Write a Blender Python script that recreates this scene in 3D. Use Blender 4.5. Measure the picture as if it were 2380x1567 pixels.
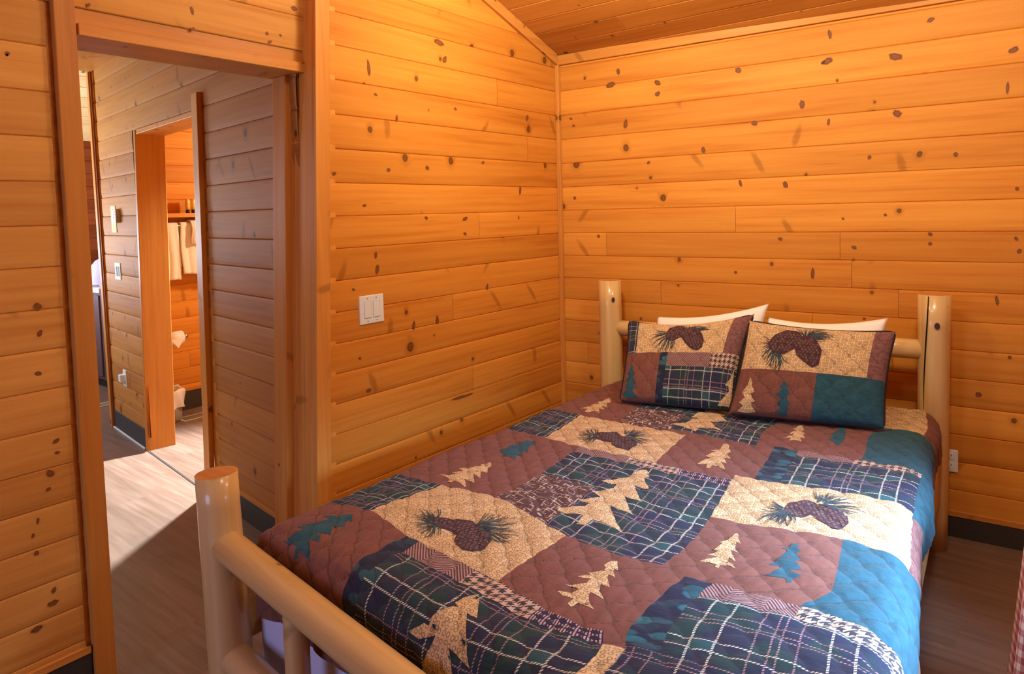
import bpy, bmesh, math, random
import numpy as np
from mathutils import Vector, Matrix
from mathutils.geometry import delaunay_2d_cdt, intersect_point_tri_2d

random.seed(7)
rng = np.random.default_rng(7)
scene = bpy.context.scene
COL = scene.collection
for o in list(bpy.data.objects):
    bpy.data.objects.remove(o)

# ------------------------------------------------------------------ camera
CAM = Vector((2.28314, -3.33894, 1.46616))
cam_d = bpy.data.cameras.new('camera')
cam = bpy.data.objects.new('camera', cam_d)
COL.objects.link(cam)
_r = Vector((0.78427, 0.619905, -0.025255)); _u = Vector((-0.018591, 0.064168, 0.997766)); _f = Vector((-0.620141, 0.782049, -0.06185))
cam.matrix_world = Matrix(((_r.x, _u.x, -_f.x, CAM.x), (_r.y, _u.y, -_f.y, CAM.y), (_r.z, _u.z, -_f.z, CAM.z), (0, 0, 0, 1)))
cam_d.sensor_fit = 'HORIZONTAL'
cam_d.sensor_width = 36.0
cam_d.lens = 36.0 * 1598.7 / 2380.0
cam_d.shift_y = -(783.5 - 591.68) / 2380.0
cam_d.clip_start = 0.02
scene.camera = cam

# ------------------------------------------------------------------ world and lights
scene.view_settings.view_transform = 'Standard'
scene.view_settings.look = 'None'
scene.view_settings.gamma = 1.0
scene.view_settings.use_curve_mapping = False
scene.view_settings.exposure = 0.0
world = bpy.data.worlds.new('world'); scene.world = world
world.use_nodes = True
world.node_tree.nodes['Background'].inputs['Color'].default_value = (0.55, 0.68, 1.0, 1)
world.node_tree.nodes['Background'].inputs['Strength'].default_value = 0.5


def area(name, loc, target, sx, sy, energy, color):
    l = bpy.data.lights.new(name, 'AREA'); l.shape = 'RECTANGLE'; l.size = sx; l.size_y = sy
    l.energy = energy; l.color = color
    o = bpy.data.objects.new(name, l); COL.objects.link(o); o.location = loc
    d = Vector(target) - Vector(loc)
    o.rotation_euler = d.to_track_quat('-Z', 'Y').to_euler()
    return o


def bulb(name, loc, energy, color, radius):
    l = bpy.data.lights.new(name, 'POINT'); l.energy = energy; l.color = color; l.shadow_soft_size = radius
    o = bpy.data.objects.new(name, l); COL.objects.link(o); o.location = loc
    return o


WARM = (1.0, 0.86, 0.64)
bulb('ceiling_bulb', (0.90, -1.35, 2.52), 30, WARM, 0.10)
bulb('ceiling_bulb_right', (2.10, -1.25, 2.52), 25, WARM, 0.10)


def wall_spot(name, loc, target, energy):  # unseen spots added to brighten the upper walls and let them fade downwards
    l = bpy.data.lights.new(name, 'SPOT'); l.energy = energy; l.color = WARM; l.spot_size = math.radians(140); l.spot_blend = 1.0; l.shadow_soft_size = 0.08
    o = bpy.data.objects.new(name, l); COL.objects.link(o); o.location = loc
    o.rotation_euler = (Vector(target) - Vector(loc)).to_track_quat('-Z', 'Y').to_euler()


wall_spot('added_wall_spot', (0.95, -1.45, 2.50), (0.15, 0.0, 2.0), 52)
wall_spot('added_wall_spot_right', (2.05, -1.35, 2.50), (1.85, 0.0, 1.9), 40)
bulb('second_ceiling_bulb', (1.5, -2.15, 2.6), 20, WARM, 0.12)
wl = area('window_daylight', (2.88, -1.55, 1.10), (2.05, -1.5, 0.42), 0.9, 0.55, 30, (0.48, 0.69, 1.0))
wl.data.spread = math.radians(64)
area('front_window_daylight', (0.6, -4.7, 1.1), (0.6, -2.4, 0.4), 0.9, 0.9, 20, (0.42, 0.56, 1.0))
spot_d = bpy.data.lights.new('bathroom_skylight', 'SPOT'); spot_d.energy = 1900; spot_d.color = (0.90, 0.95, 1.0); spot_d.spot_size = math.radians(70); spot_d.spot_blend = 0.6; spot_d.shadow_soft_size = 0.07
spot = bpy.data.objects.new('bathroom_skylight', spot_d); COL.objects.link(spot); spot.location = (-1.92, -0.36, 2.45)
spot.rotation_euler = (Vector((-1.15, -1.75, 0)) - Vector(spot.location)).to_track_quat('-Z', 'Y').to_euler()
bulb('bathroom_bulb', (-1.95, 0.35, 1.95), 85, (1.0, 0.84, 0.58), 0.07)
area('hall_daylight', (-3.4, -3.1, 1.8), (-2.7, -1.4, 1.0), 0.8, 0.9, 24, (0.86, 0.92, 1.0))
area('far_window_daylight', (-5.3, -1.7, 1.0), (-2.6, -1.5, 0.2), 0.8, 0.8, 11, (0.40, 0.58, 1.0))
area('far_room_daylight', (-4.9, -2.3, 1.3), (-4.5, -1.0, 2.65), 0.9, 0.9, 110, (0.85, 0.92, 1.0))

# ------------------------------------------------------------------ node helpers
class NT:
    def __init__(s, name):
        s.m = bpy.data.materials.new(name); s.m.use_nodes = True
        s.t = s.m.node_tree; s.n = s.t.nodes; s.l = s.t.links
        s.b = s.n['Principled BSDF']

    def node(s, typ, **kw):
        n = s.n.new(typ)
        for k, v in kw.items():
            setattr(n, k, v)
        return n

    def put(s, sock, v):
        if v is None:
            return
        if hasattr(v, 'default_value') or hasattr(v, 'is_linked'):
            s.l.new(v, sock)
        elif isinstance(v, (tuple, list)) and len(v) == 3 and sock.type == 'RGBA':
            sock.default_value = (*v, 1)
        else:
            sock.default_value = v

    def math(s, op, a, b=None, c=None, clamp=False):
        n = s.node('ShaderNodeMath', operation=op, use_clamp=clamp)
        s.put(n.inputs[0], a)
        if b is not None: s.put(n.inputs[1], b)
        if c is not None: s.put(n.inputs[2], c)
        return n.outputs[0]

    def mix(s, f, a, b, mode='MIX'):
        n = s.node('ShaderNodeMix', data_type='RGBA', blend_type=mode)
        s.put(n.inputs[0], f); s.put(n.inputs[6], a); s.put(n.inputs[7], b)
        return n.outputs[2]

    def ramp(s, f, stops):
        n = s.node('ShaderNodeValToRGB')
        e = n.color_ramp.elements
        while len(e) < len(stops): e.new(0.5)
        for el, (p, c) in zip(e, stops):
            el.position = p; el.color = (*c, 1) if len(c) == 3 else c
        s.put(n.inputs[0], f)
        return n.outputs[0]

    def noise(s, vec, scale, detail=3.0, rough=0.55, dim='3D'):
        n = s.node('ShaderNodeTexNoise', noise_dimensions=dim)
        s.put(n.inputs['Vector'], vec); n.inputs['Scale'].default_value = scale
        n.inputs['Detail'].default_value = detail; n.inputs['Roughness'].default_value = rough
        return n.outputs['Fac']

    def comb(s, x, y, z=0.0):
        n = s.node('ShaderNodeCombineXYZ')
        s.put(n.inputs[0], x); s.put(n.inputs[1], y); s.put(n.inputs[2], z)
        return n.outputs[0]

    def uv(s):
        n = s.node('ShaderNodeUVMap'); n.uv_map = 'UVMap'
        x = s.node('ShaderNodeSeparateXYZ'); s.l.new(n.outputs[0], x.inputs[0])
        return n.outputs[0], x.outputs[0], x.outputs[1]

    def attr(s, name):
        n = s.node('ShaderNodeAttribute'); n.attribute_name = name
        x = s.node('ShaderNodeSeparateColor'); s.l.new(n.outputs['Color'], x.inputs[0])
        return x.outputs[0], x.outputs[1], x.outputs[2]

    def bump(s, h, dist, strength=1.0):
        n = s.node('ShaderNodeBump'); n.inputs['Strength'].default_value = strength
        n.inputs['Distance'].default_value = dist
        s.put(n.inputs['Height'], h); s.l.new(n.outputs[0], s.b.inputs['Normal'])

    def smooth(s, x, lo, hi):
        n = s.node('ShaderNodeMapRange', interpolation_type='SMOOTHSTEP')
        s.put(n.inputs[0], x); n.inputs[1].default_value = lo; n.inputs[2].default_value = hi
        n.inputs[3].default_value = 0.0; n.inputs[4].default_value = 1.0
        return n.outputs[0]

    def done(s, color, rough=0.5, spec=0.4, coat=0.0):
        s.put(s.b.inputs['Base Color'], color); s.put(s.b.inputs['Roughness'], rough)
        s.b.inputs['Specular IOR Level'].default_value = spec
        if coat:
            s.b.inputs['Coat Weight'].default_value = coat; s.b.inputs['Coat Roughness'].default_value = 0.12
        return s.m


def wood(name, light, mid, dark, knot=(0.10, 0.028, 0.010), kscale=6.5, kthr=0.62, krad=0.10, rough=0.42, tone=0.35, gscale=1.0, coat=0.0):
    """Knotty softwood boards: u runs along the grain, v across it (metres); 'brd' holds a random triple per board."""
    t = NT(name)
    uvv, u, v = t.uv(); r, g, b = t.attr('brd')
    uu = t.math('ADD', u, t.math('MULTIPLY', r, 37.0)); vv = t.math('ADD', v, t.math('MULTIPLY', g, 19.0))
    # knots: sparse cells of a Voronoi pattern, slightly stretched across the grain
    kv = t.comb(t.math('MULTIPLY', uu, kscale), t.math('MULTIPLY', vv, kscale * 0.85))
    wob = t.noise(t.comb(t.math('MULTIPLY', uu, 30.0), t.math('MULTIPLY', vv, 30.0)), 1.0, 2.0)
    vo = t.node('ShaderNodeTexVoronoi', voronoi_dimensions='2D', feature='F1'); t.l.new(kv, vo.inputs['Vector'])
    vo.inputs['Scale'].default_value = 1.0
    sp = t.node('ShaderNodeSeparateColor'); t.l.new(vo.outputs['Color'], sp.inputs[0])
    has = t.math('GREATER_THAN', sp.outputs[0], kthr)
    rad = t.math('MULTIPLY_ADD', t.math('POWER', sp.outputs[1], 2.0), krad, krad * 0.30)
    dist = t.math('ADD', vo.outputs['Distance'], t.math('MULTIPLY_ADD', wob, 0.06, -0.03))
    rel = t.math('DIVIDE', dist, rad)
    core = t.math('MULTIPLY', t.math('SUBTRACT', 1.0, t.smooth(rel, 0.65, 1.05)), has)
    halo = t.math('MULTIPLY', t.math('SUBTRACT', 1.0, t.smooth(rel, 0.8, 3.0)), has)
    ring = t.math('MULTIPLY', t.math('MULTIPLY', t.smooth(rel, 0.55, 0.8), t.math('SUBTRACT', 1.0, t.smooth(rel, 0.9, 1.15))), has)
    # grain swerves round the knots
    sw = t.math('MULTIPLY', halo, 0.035)
    gv = t.comb(t.math('MULTIPLY', uu, 1.6 * gscale), t.math('MULTIPLY', t.math('ADD', vv, sw), 42.0 * gscale), t.math('MULTIPLY', b, 9.0))
    grain = t.noise(gv, 1.0, 3.0, 0.6)
    fig = t.noise(t.comb(t.math('MULTIPLY', uu, 0.9), t.math('MULTIPLY', t.math('ADD', vv, sw), 9.0), t.math('MULTIPLY', r, 5.0)), 1.0, 2.0)
    c = t.ramp(t.math('ADD', t.math('MULTIPLY', grain, 0.55), t.math('MULTIPLY', fig, 0.45)), [(0.32, dark), (0.47, mid), (0.64, light)])
    # each board its own tone
    tn = t.math('MULTIPLY_ADD', b, tone, 1.0 - tone * 0.5)
    c = t.mix(1.0, c, t.comb(tn, t.math('POWER', tn, 1.25), t.math('POWER', tn, 1.5)), 'MULTIPLY')
    c = t.mix(t.math('MULTIPLY', halo, 0.35), c, tuple(x * 0.62 for x in dark))
    c = t.mix(t.math('MULTIPLY', core, 0.72), c, knot)
    c = t.mix(t.math('MULTIPLY', ring, 0.55), c, tuple(x * 0.35 for x in knot))
    # spike knots: long dark feathers across the board
    sv = t.comb(t.math('MULTIPLY', uu, 3.3), t.math('MULTIPLY', vv, 3.3), 0.0)
    v2 = t.node('ShaderNodeTexVoronoi', voronoi_dimensions='2D', feature='F1'); t.l.new(sv, v2.inputs['Vector']); v2.inputs['Scale'].default_value = 1.0
    s2 = t.node('ShaderNodeSeparateColor'); t.l.new(v2.outputs['Color'], s2.inputs[0])
    dl = t.node('ShaderNodeVectorMath', operation='SUBTRACT'); t.l.new(sv, dl.inputs[0]); t.l.new(v2.outputs['Position'], dl.inputs[1])
    dx = t.node('ShaderNodeSeparateXYZ'); t.l.new(dl.outputs[0], dx.inputs[0])
    ex = t.math('ADD', dx.outputs[0], t.math('MULTIPLY', dx.outputs[1], t.math('MULTIPLY_ADD', s2.outputs[1], 1.6, -0.8)))
    ell = t.math('SQRT', t.math('ADD', t.math('POWER', t.math('MULTIPLY', ex, 13.0), 2.0), t.math('POWER', t.math('MULTIPLY', dx.outputs[1], 4.2), 2.0)))
    ell = t.math('ADD', ell, t.math('MULTIPLY_ADD', wob, 0.5, -0.25))
    spk = t.math('MULTIPLY', t.math('SUBTRACT', 1.0, t.smooth(ell, 0.35, 1.0)), t.math('GREATER_THAN', s2.outputs[0], 0.70))
    c = t.mix(t.math('MULTIPLY', spk, 0.50), c, tuple(x * 0.50 for x in dark))
    # short resin streaks
    st = t.noise(t.comb(t.math('MULTIPLY', uu, 3.2), t.math('MULTIPLY', vv, 120.0), 3.0), 1.0, 1.0)
    c = t.mix(t.math('MULTIPLY', t.smooth(st, 0.74, 0.80), 0.45), c, tuple(x * 0.45 for x in dark))
    t.bump(grain, 0.0006, 0.5)
    return t.done(c, rough, 0.16 if not coat else 0.35, coat)


PINE = wood('honey_pine', (0.668, 0.285, 0.042), (0.608, 0.238, 0.031), (0.49, 0.163, 0.018), kthr=0.88, tone=0.24, rough=0.55)
PINE_CEIL = wood('ceiling_pine', (0.58, 0.25, 0.045), (0.52, 0.205, 0.034), (0.42, 0.15, 0.022), krad=0.08)
PINE_TRIM = wood('trim_pine', (0.65, 0.29, 0.060), (0.58, 0.24, 0.045), (0.47, 0.175, 0.030), kscale=5.0, kthr=0.75, krad=0.08)
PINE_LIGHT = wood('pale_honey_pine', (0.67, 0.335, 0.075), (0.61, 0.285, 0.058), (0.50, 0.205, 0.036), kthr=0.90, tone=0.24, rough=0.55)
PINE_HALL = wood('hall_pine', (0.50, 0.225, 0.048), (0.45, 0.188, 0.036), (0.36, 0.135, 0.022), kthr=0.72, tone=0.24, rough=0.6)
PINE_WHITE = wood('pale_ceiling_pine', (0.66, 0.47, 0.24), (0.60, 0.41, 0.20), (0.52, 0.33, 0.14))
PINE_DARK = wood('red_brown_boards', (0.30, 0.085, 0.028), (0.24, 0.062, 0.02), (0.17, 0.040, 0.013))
LOG = wood('peeled_log', (0.68, 0.48, 0.215), (0.61, 0.40, 0.155), (0.50, 0.30, 0.105), knot=(0.09, 0.035, 0.016), kscale=7.0, kthr=0.84, krad=0.05, rough=0.28, tone=0.12, gscale=0.6, coat=0.35)
LOG_END = wood('log_end_grain', (0.62, 0.28, 0.08), (0.52, 0.21, 0.055), (0.42, 0.155, 0.035), kthr=2.0, tone=0.1)


def knot_mat():
    t = NT('board_knot')
    uvv, u, v = t.uv()
    r = t.math('SQRT', t.math('ADD', t.math('MULTIPLY', u, u), t.math('MULTIPLY', v, v)))
    g = t.node('ShaderNodeNewGeometry')
    n = t.noise(g.outputs['Position'], 160.0, 2.0)
    r = t.math('ADD', r, t.math('MULTIPLY_ADD', n, 0.3, -0.15))
    c = t.ramp(r, [(0.0, (0.20, 0.075, 0.028)), (0.50, (0.24, 0.088, 0.028)), (0.70, (0.11, 0.036, 0.014)), (0.92, (0.36, 0.13, 0.026))])
    return t.done(c, 0.5, 0.15)


WALL_KNOT = knot_mat()


def flat(name, color, rough=0.5, spec=0.4, metal=0.0, var=0.0, vscale=40.0):
    t = NT(name)
    c = color
    tc = t.node('ShaderNodeTexCoord')
    n = t.noise(tc.outputs['Object'], vscale, 3.0)
    k = t.math('MULTIPLY_ADD', n, var * 2, 1.0 - var)
    c = t.mix(1.0, (*color, 1), t.comb(k, k, k), 'MULTIPLY')
    t.b.inputs['Metallic'].default_value = metal
    return t.done(c, rough, spec)


BASE_VINYL = flat('charcoal_vinyl', (0.045, 0.042, 0.040), 0.55, 0.3, var=0.1)
WHITE_PLASTIC = flat('white_plastic', (0.76, 0.84, 0.86), 0.35, 0.5, var=0.01)
GREY_GAP = flat('grey_gap', (0.30, 0.31, 0.31), 0.6)
BEIGE_PLASTIC = flat('beige_plastic', (0.55, 0.47, 0.34), 0.45)
BLACK = flat('black_plastic', (0.012, 0.012, 0.013), 0.4)
CHROME = flat('chrome', (0.75, 0.75, 0.76), 0.15, 0.5, metal=1.0)
PAPER_YELLOW = flat('pale_yellow_paper', (0.72, 0.62, 0.30), 0.7, var=0.05)
PAPER_WHITE = flat('white_paper', (0.85, 0.84, 0.80), 0.8, 0.2)
COTTON = flat('white_cotton', (0.86, 0.83, 0.76), 0.9, 0.1, var=0.03, vscale=18)
SHEET = flat('lavender_white_sheet', (0.62, 0.60, 0.80), 0.9, 0.1, var=0.04, vscale=25)
TOWEL = flat('white_terry', (0.84, 0.78, 0.66), 1.0, 0.05, var=0.08, vscale=160)
VENT_PAINT = flat('beige_vent_paint', (0.48, 0.42, 0.32), 0.5)
DARK_HOLE = flat('dark_hole', (0.01, 0.009, 0.008), 0.9, 0.0)
CORD = flat('dark_piping', (0.018, 0.016, 0.022), 0.8, 0.2)
MATTRESS = flat('mattress_ticking', (0.62, 0.60, 0.62), 0.9, 0.1)
COUNTER = flat('white_laminate', (0.75, 0.80, 0.80), 0.35)
CABINET = flat('dark_cabinet', (0.10, 0.055, 0.055), 0.4, var=0.1)
CABINET_DOOR = flat('lilac_grey_door', (0.42, 0.36, 0.42), 0.35)
LILAC = flat('lilac_shade', (0.36, 0.32, 0.52), 0.7)
BAG = flat('white_bin_liner', (0.80, 0.80, 0.80), 0.35, 0.5)
GLASS_Y = flat('amber_bottle', (0.75, 0.50, 0.13), 0.2, 0.6)


def floor_mat():
    t = NT('laminate_floor')
    tc = t.node('ShaderNodeTexCoord'); x = t.node('ShaderNodeSeparateXYZ'); t.l.new(tc.outputs['Object'], x.inputs[0])
    X, Y = x.outputs[0], x.outputs[1]
    row = t.math('FLOOR', t.math('DIVIDE', Y, 0.19))
    wn = t.node('ShaderNodeTexWhiteNoise', noise_dimensions='1D'); t.l.new(row, wn.inputs['W'])
    xs = t.math('ADD', X, t.math('MULTIPLY', wn.outputs[0], 1.2))
    seg = t.math('FLOOR', t.math('DIVIDE', xs, 1.2))
    w2 = t.node('ShaderNodeTexWhiteNoise', noise_dimensions='2D'); t.l.new(t.comb(row, seg), w2.inputs['Vector'])
    g = t.noise(t.comb(t.math('MULTIPLY', X, 2.2), t.math('MULTIPLY', Y, 30.0), t.math('MULTIPLY', w2.outputs[0], 20.0)), 1.0, 4.0, 0.6)
    c = t.ramp(g, [(0.28, (0.125, 0.080, 0.055)), (0.5, (0.170, 0.112, 0.080)), (0.72, (0.215, 0.148, 0.110))])
    k = t.math('MULTIPLY_ADD', w2.outputs[0], 0.22, 0.88)
    c = t.mix(1.0, c, t.comb(k, k, k), 'MULTIPLY')
    return t.done(c, 0.38, 0.4)


FLOOR = floor_mat()

# ---- quilt fabrics: u across the bed, v towards the foot, metres
BROWN_C = (0.178, 0.072, 0.054); TAN_C = (0.70, 0.47, 0.235)
NAVY_C = (0.026, 0.030, 0.058); GREEN_C = (0.022, 0.048, 0.050); CREAM_C = (0.66, 0.62, 0.52); MAUVE_C = (0.40, 0.235, 0.25); TEAL_C = (0.024, 0.082, 0.112)


def fabric(name, fn):
    t = NT(name)
    uvv, u, v = t.uv()
    c = fn(t, uvv, u, v)
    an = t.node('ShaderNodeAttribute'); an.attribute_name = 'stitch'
    thread_shade = t.math('SUBTRACT', 1.0, t.smooth(an.outputs['Fac'], 0.05, 0.20))
    c = t.mix(t.math('MULTIPLY', thread_shade, 0.42), c, tuple([0.03, 0.02, 0.018]))  # quilting thread, with the shade of the stitched creases mixed into the colour
    wr = t.noise(t.comb(t.math('MULTIPLY', u, 38.0), t.math('MULTIPLY', v, 95.0)), 1.0, 3.0, 0.6)
    t.bump(wr, 0.0045, 0.55)
    t.b.inputs['Sheen Weight'].default_value = 0.06
    return t.done(c, 0.92, 0.12)


def fr(t, x, period, pos=0.0):
    """distance (metres) from the nearest of the lines pos + k*period"""
    q = t.math('FRACT', t.math('ADD', t.math('DIVIDE', t.math('SUBTRACT', x, pos), period), 0.5))
    return t.math('MULTIPLY', t.math('ABSOLUTE', t.math('SUBTRACT', q, 0.5)), period)


def lines(t, x, period, poss, w):
    m = None
    for p_ in poss:
        q = t.math('LESS_THAN', fr(t, x, period, p_), w / 2)
        m = q if m is None else t.math('MAXIMUM', m, q)
    return m


def dots(t, uvv, size, lo, hi):
    vo = t.node('ShaderNodeTexVoronoi', voronoi_dimensions='2D'); t.l.new(uvv, vo.inputs['Vector'])
    vo.inputs['Scale'].default_value = 1.0 / size; vo.inputs['Randomness'].default_value = 0.35
    d = vo.outputs['Distance']
    return t.math('MULTIPLY', t.math('GREATER_THAN', d, lo), t.math('LESS_THAN', d, hi))


def f_brown(t, uvv, u, v):
    n = t.noise(t.comb(t.math('MULTIPLY', u, 60.0), t.math('MULTIPLY', v, 14.0)), 1.0, 3.0)
    return t.ramp(n, [(0.3, tuple(x * 0.86 for x in BROWN_C)), (0.7, tuple(x * 1.14 for x in BROWN_C))])


def f_teal(t, uvv, u, v):
    n = t.noise(uvv, 45.0, 3.0)
    return t.ramp(n, [(0.3, tuple(x * 0.85 for x in TEAL_C)), (0.7, tuple(x * 1.2 for x in TEAL_C))])


def f_tan(t, uvv, u, v):
    n = t.noise(uvv, 16.0, 3.0)
    c = t.ramp(n, [(0.35, (0.56, 0.395, 0.205)), (0.65, (0.68, 0.505, 0.28))])
    return t.mix(t.math('MULTIPLY', dots(t, uvv, 0.0130, 0.22, 0.40), 0.70), c, (0.17, 0.095, 0.05))


def f_mauve(t, uvv, u, v):
    n = t.noise(uvv, 70.0, 2.0)
    sw = t.smooth(n, 0.50, 0.56)
    return t.mix(sw, (0.20, 0.095, 0.088), (0.155, 0.070, 0.068))


def plaid(t, u, v, pu, pv, ou=0.0, ov=0.0, sc=1.0):
    n = t.noise(t.comb(u, v), 11.0, 3.0)
    base = t.mix(t.smooth(n, 0.42, 0.60), NAVY_C, GREEN_C)
    tl = t.math('MULTIPLY', lines(t, u, pu, [ou + 0.022 * sc], 0.045 * sc), lines(t, v, pv, [ov + 0.018 * sc], 0.04 * sc))
    base = t.mix(t.math('MULTIPLY', tl, 0.7), base, (0.03, 0.10, 0.115))
    tw = t.math('GREATER_THAN', t.math('FRACT', t.math('DIVIDE', t.math('ADD', u, v), 0.0072 * sc)), 0.42)
    w = 0.0046 * sc
    mv = t.math('MAXIMUM', lines(t, u, pu, [ou + 0.105 * sc, ou + 0.135 * sc, ou + 0.150 * sc, ou + 0.182 * sc], w * 0.8),
                lines(t, v, pv, [ov + 0.085 * sc, ov + 0.108 * sc, ov + 0.120 * sc], w * 0.8))
    base = t.mix(t.math('MULTIPLY', mv, t.math('MULTIPLY', tw, 0.85)), base, MAUVE_C)
    cr = t.math('MAXIMUM', lines(t, u, pu, [ou, ou + 0.042 * sc], w), lines(t, v, pv, [ov, ov + 0.036 * sc], w))
    base = t.mix(t.math('MULTIPLY', cr, t.math('MULTIPLY', tw, 0.9)), base, CREAM_C)
    return base


def f_plaid(t, uvv, u, v):
    return plaid(t, u, v, 0.235, 0.185, 0.03, 0.03)


def f_plaid_small(t, uvv, u, v):
    return plaid(t, u, v, 0.16, 0.15, 0.05, 0.04, 0.7)


def f_plaid_sham(t, uvv, u, v):
    return plaid(t, u, v, 0.215, 0.115, 0.012, 0.022, 0.9)


def f_herring(t, uvv, u, v):
    s = t.math('ABSOLUTE', t.math('SUBTRACT', t.math('FRACT', t.math('DIVIDE', u, 0.16)), 0.5))
    z = t.math('FRACT', t.math('DIVIDE', t.math('ADD', t.math('MULTIPLY', s, 0.16), v), 0.0095))
    return t.mix(t.math('GREATER_THAN', z, 0.5), (0.085, 0.045, 0.06), (0.36, 0.22, 0.19))


def f_hound(t, uvv, u, v):
    P_ = 0.023
    a = t.math('GREATER_THAN', t.math('FRACT', t.math('DIVIDE', u, P_)), 0.5)
    b = t.math('GREATER_THAN', t.math('FRACT', t.math('DIVIDE', v, P_)), 0.5)
    d = t.math('GREATER_THAN', t.math('FRACT', t.math('DIVIDE', t.math('ADD', u, v), P_ * 0.5)), 0.5)
    eq = t.math('COMPARE', a, b, 0.1)
    k = t.math('ADD', t.math('MULTIPLY', eq, a), t.math('MULTIPLY', t.math('SUBTRACT', 1.0, eq), d))
    return t.mix(k, (0.048, 0.050, 0.062), (0.56, 0.37, 0.27))


def f_check(t, uvv, u, v):
    P_ = 0.050
    a = t.math('GREATER_THAN', t.math('FRACT', t.math('DIVIDE', t.math('ADD', u, v), P_)), 0.5)
    b = t.math('GREATER_THAN', t.math('FRACT', t.math('DIVIDE', t.math('SUBTRACT', u, v), P_)), 0.5)
    eq = t.math('COMPARE', a, b, 0.1)
    st = t.math('GREATER_THAN', t.math('FRACT', t.math('DIVIDE', u, 0.0068)), 0.45)
    return t.mix(t.math('MULTIPLY', eq, st), (0.035, 0.025, 0.05), (0.45, 0.31, 0.33))


def f_scribble(t, uvv, u, v):
    a = t.noise(t.comb(t.math('MULTIPLY', u, 26.0), t.math('MULTIPLY', v, 150.0)), 1.0, 1.0)
    b = t.noise(t.comb(t.math('MULTIPLY', u, 130.0), t.math('MULTIPLY', v, 24.0), 4.0), 1.0, 1.0)
    m = t.math('MAXIMUM', t.smooth(a, 0.60, 0.64), t.smooth(b, 0.61, 0.65))
    return t.mix(t.math('MULTIPLY', m, 0.8), (0.095, 0.045, 0.045), (0.60, 0.50, 0.40))


def f_leaf(t, uvv, u, v):
    vo = t.node('ShaderNodeTexVoronoi', voronoi_dimensions='2D')
    t.l.new(t.comb(t.math('MULTIPLY', u, 17.0), t.math('MULTIPLY', v, 30.0)), vo.inputs['Vector']); vo.inputs['Scale'].default_value = 1.0
    m = t.math('SUBTRACT', 1.0, t.smooth(vo.outputs['Distance'], 0.30, 0.45))
    sp = t.node('ShaderNodeSeparateColor'); t.l.new(vo.outputs['Color'], sp.inputs[0])
    return t.mix(t.math('MULTIPLY', m, sp.outputs[0]), (0.022, 0.025, 0.05), (0.035, 0.14, 0.17))


def f_cone(t, uvv, u, v):
    n = t.noise(uvv, 80.0, 3.0)
    return t.ramp(n, [(0.35, (0.045, 0.020, 0.030)), (0.65, (0.085, 0.040, 0.050))])


def f_scale(t, uvv, u, v):
    return t.ramp(t.noise(uvv, 60.0, 2.0), [(0.3, (0.085, 0.045, 0.046)), (0.7, (0.17, 0.10, 0.082))])


def f_needle(t, uvv, u, v):
    return t.ramp(t.noise(uvv, 30.0, 2.0), [(0.3, (0.025, 0.032, 0.045)), (0.7, (0.05, 0.085, 0.10))])


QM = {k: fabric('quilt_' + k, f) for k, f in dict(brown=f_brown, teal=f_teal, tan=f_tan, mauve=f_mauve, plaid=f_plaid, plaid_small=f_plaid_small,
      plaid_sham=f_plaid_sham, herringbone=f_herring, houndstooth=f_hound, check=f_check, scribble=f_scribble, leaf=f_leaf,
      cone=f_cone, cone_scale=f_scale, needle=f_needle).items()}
QN = list(QM); QI = {k: i for i, k in enumerate(QN)}


def gingham():
    t = NT('red_gingham')
    uvv, u, v = t.uv()
    P_ = 0.030
    a = t.math('GREATER_THAN', t.math('FRACT', t.math('DIVIDE', u, P_)), 0.5)
    b = t.math('GREATER_THAN', t.math('FRACT', t.math('DIVIDE', v, P_)), 0.5)
    k = t.math('MULTIPLY', t.math('ADD', a, b), 0.5)
    c = t.ramp(k, [(0.0, (0.80, 0.68, 0.62)), (0.5, (0.62, 0.30, 0.28)), (1.0, (0.42, 0.12, 0.13))])
    return t.done(c, 0.9, 0.1)


GINGHAM = gingham()

# ------------------------------------------------------------------ mesh helpers
def link(o, parent=None):
    COL.objects.link(o)
    if parent is not None: o.parent = parent
    return o


def thing(name, label, cat, loc=(0, 0, 0), group=None):
    o = bpy.data.objects.new(name, None); o.empty_display_size = 0.05; COL.objects.link(o); o.location = loc
    return tag(o, label, cat, group)


def tag(o, label, cat, group=None):
    o['label'] = label; o['category'] = cat
    if group: o['group'] = group
    return o


def struct(o, label=None, cat=None):
    o['kind'] = 'structure'
    if label: o['label'] = label
    if cat: o['category'] = cat
    return o


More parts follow.
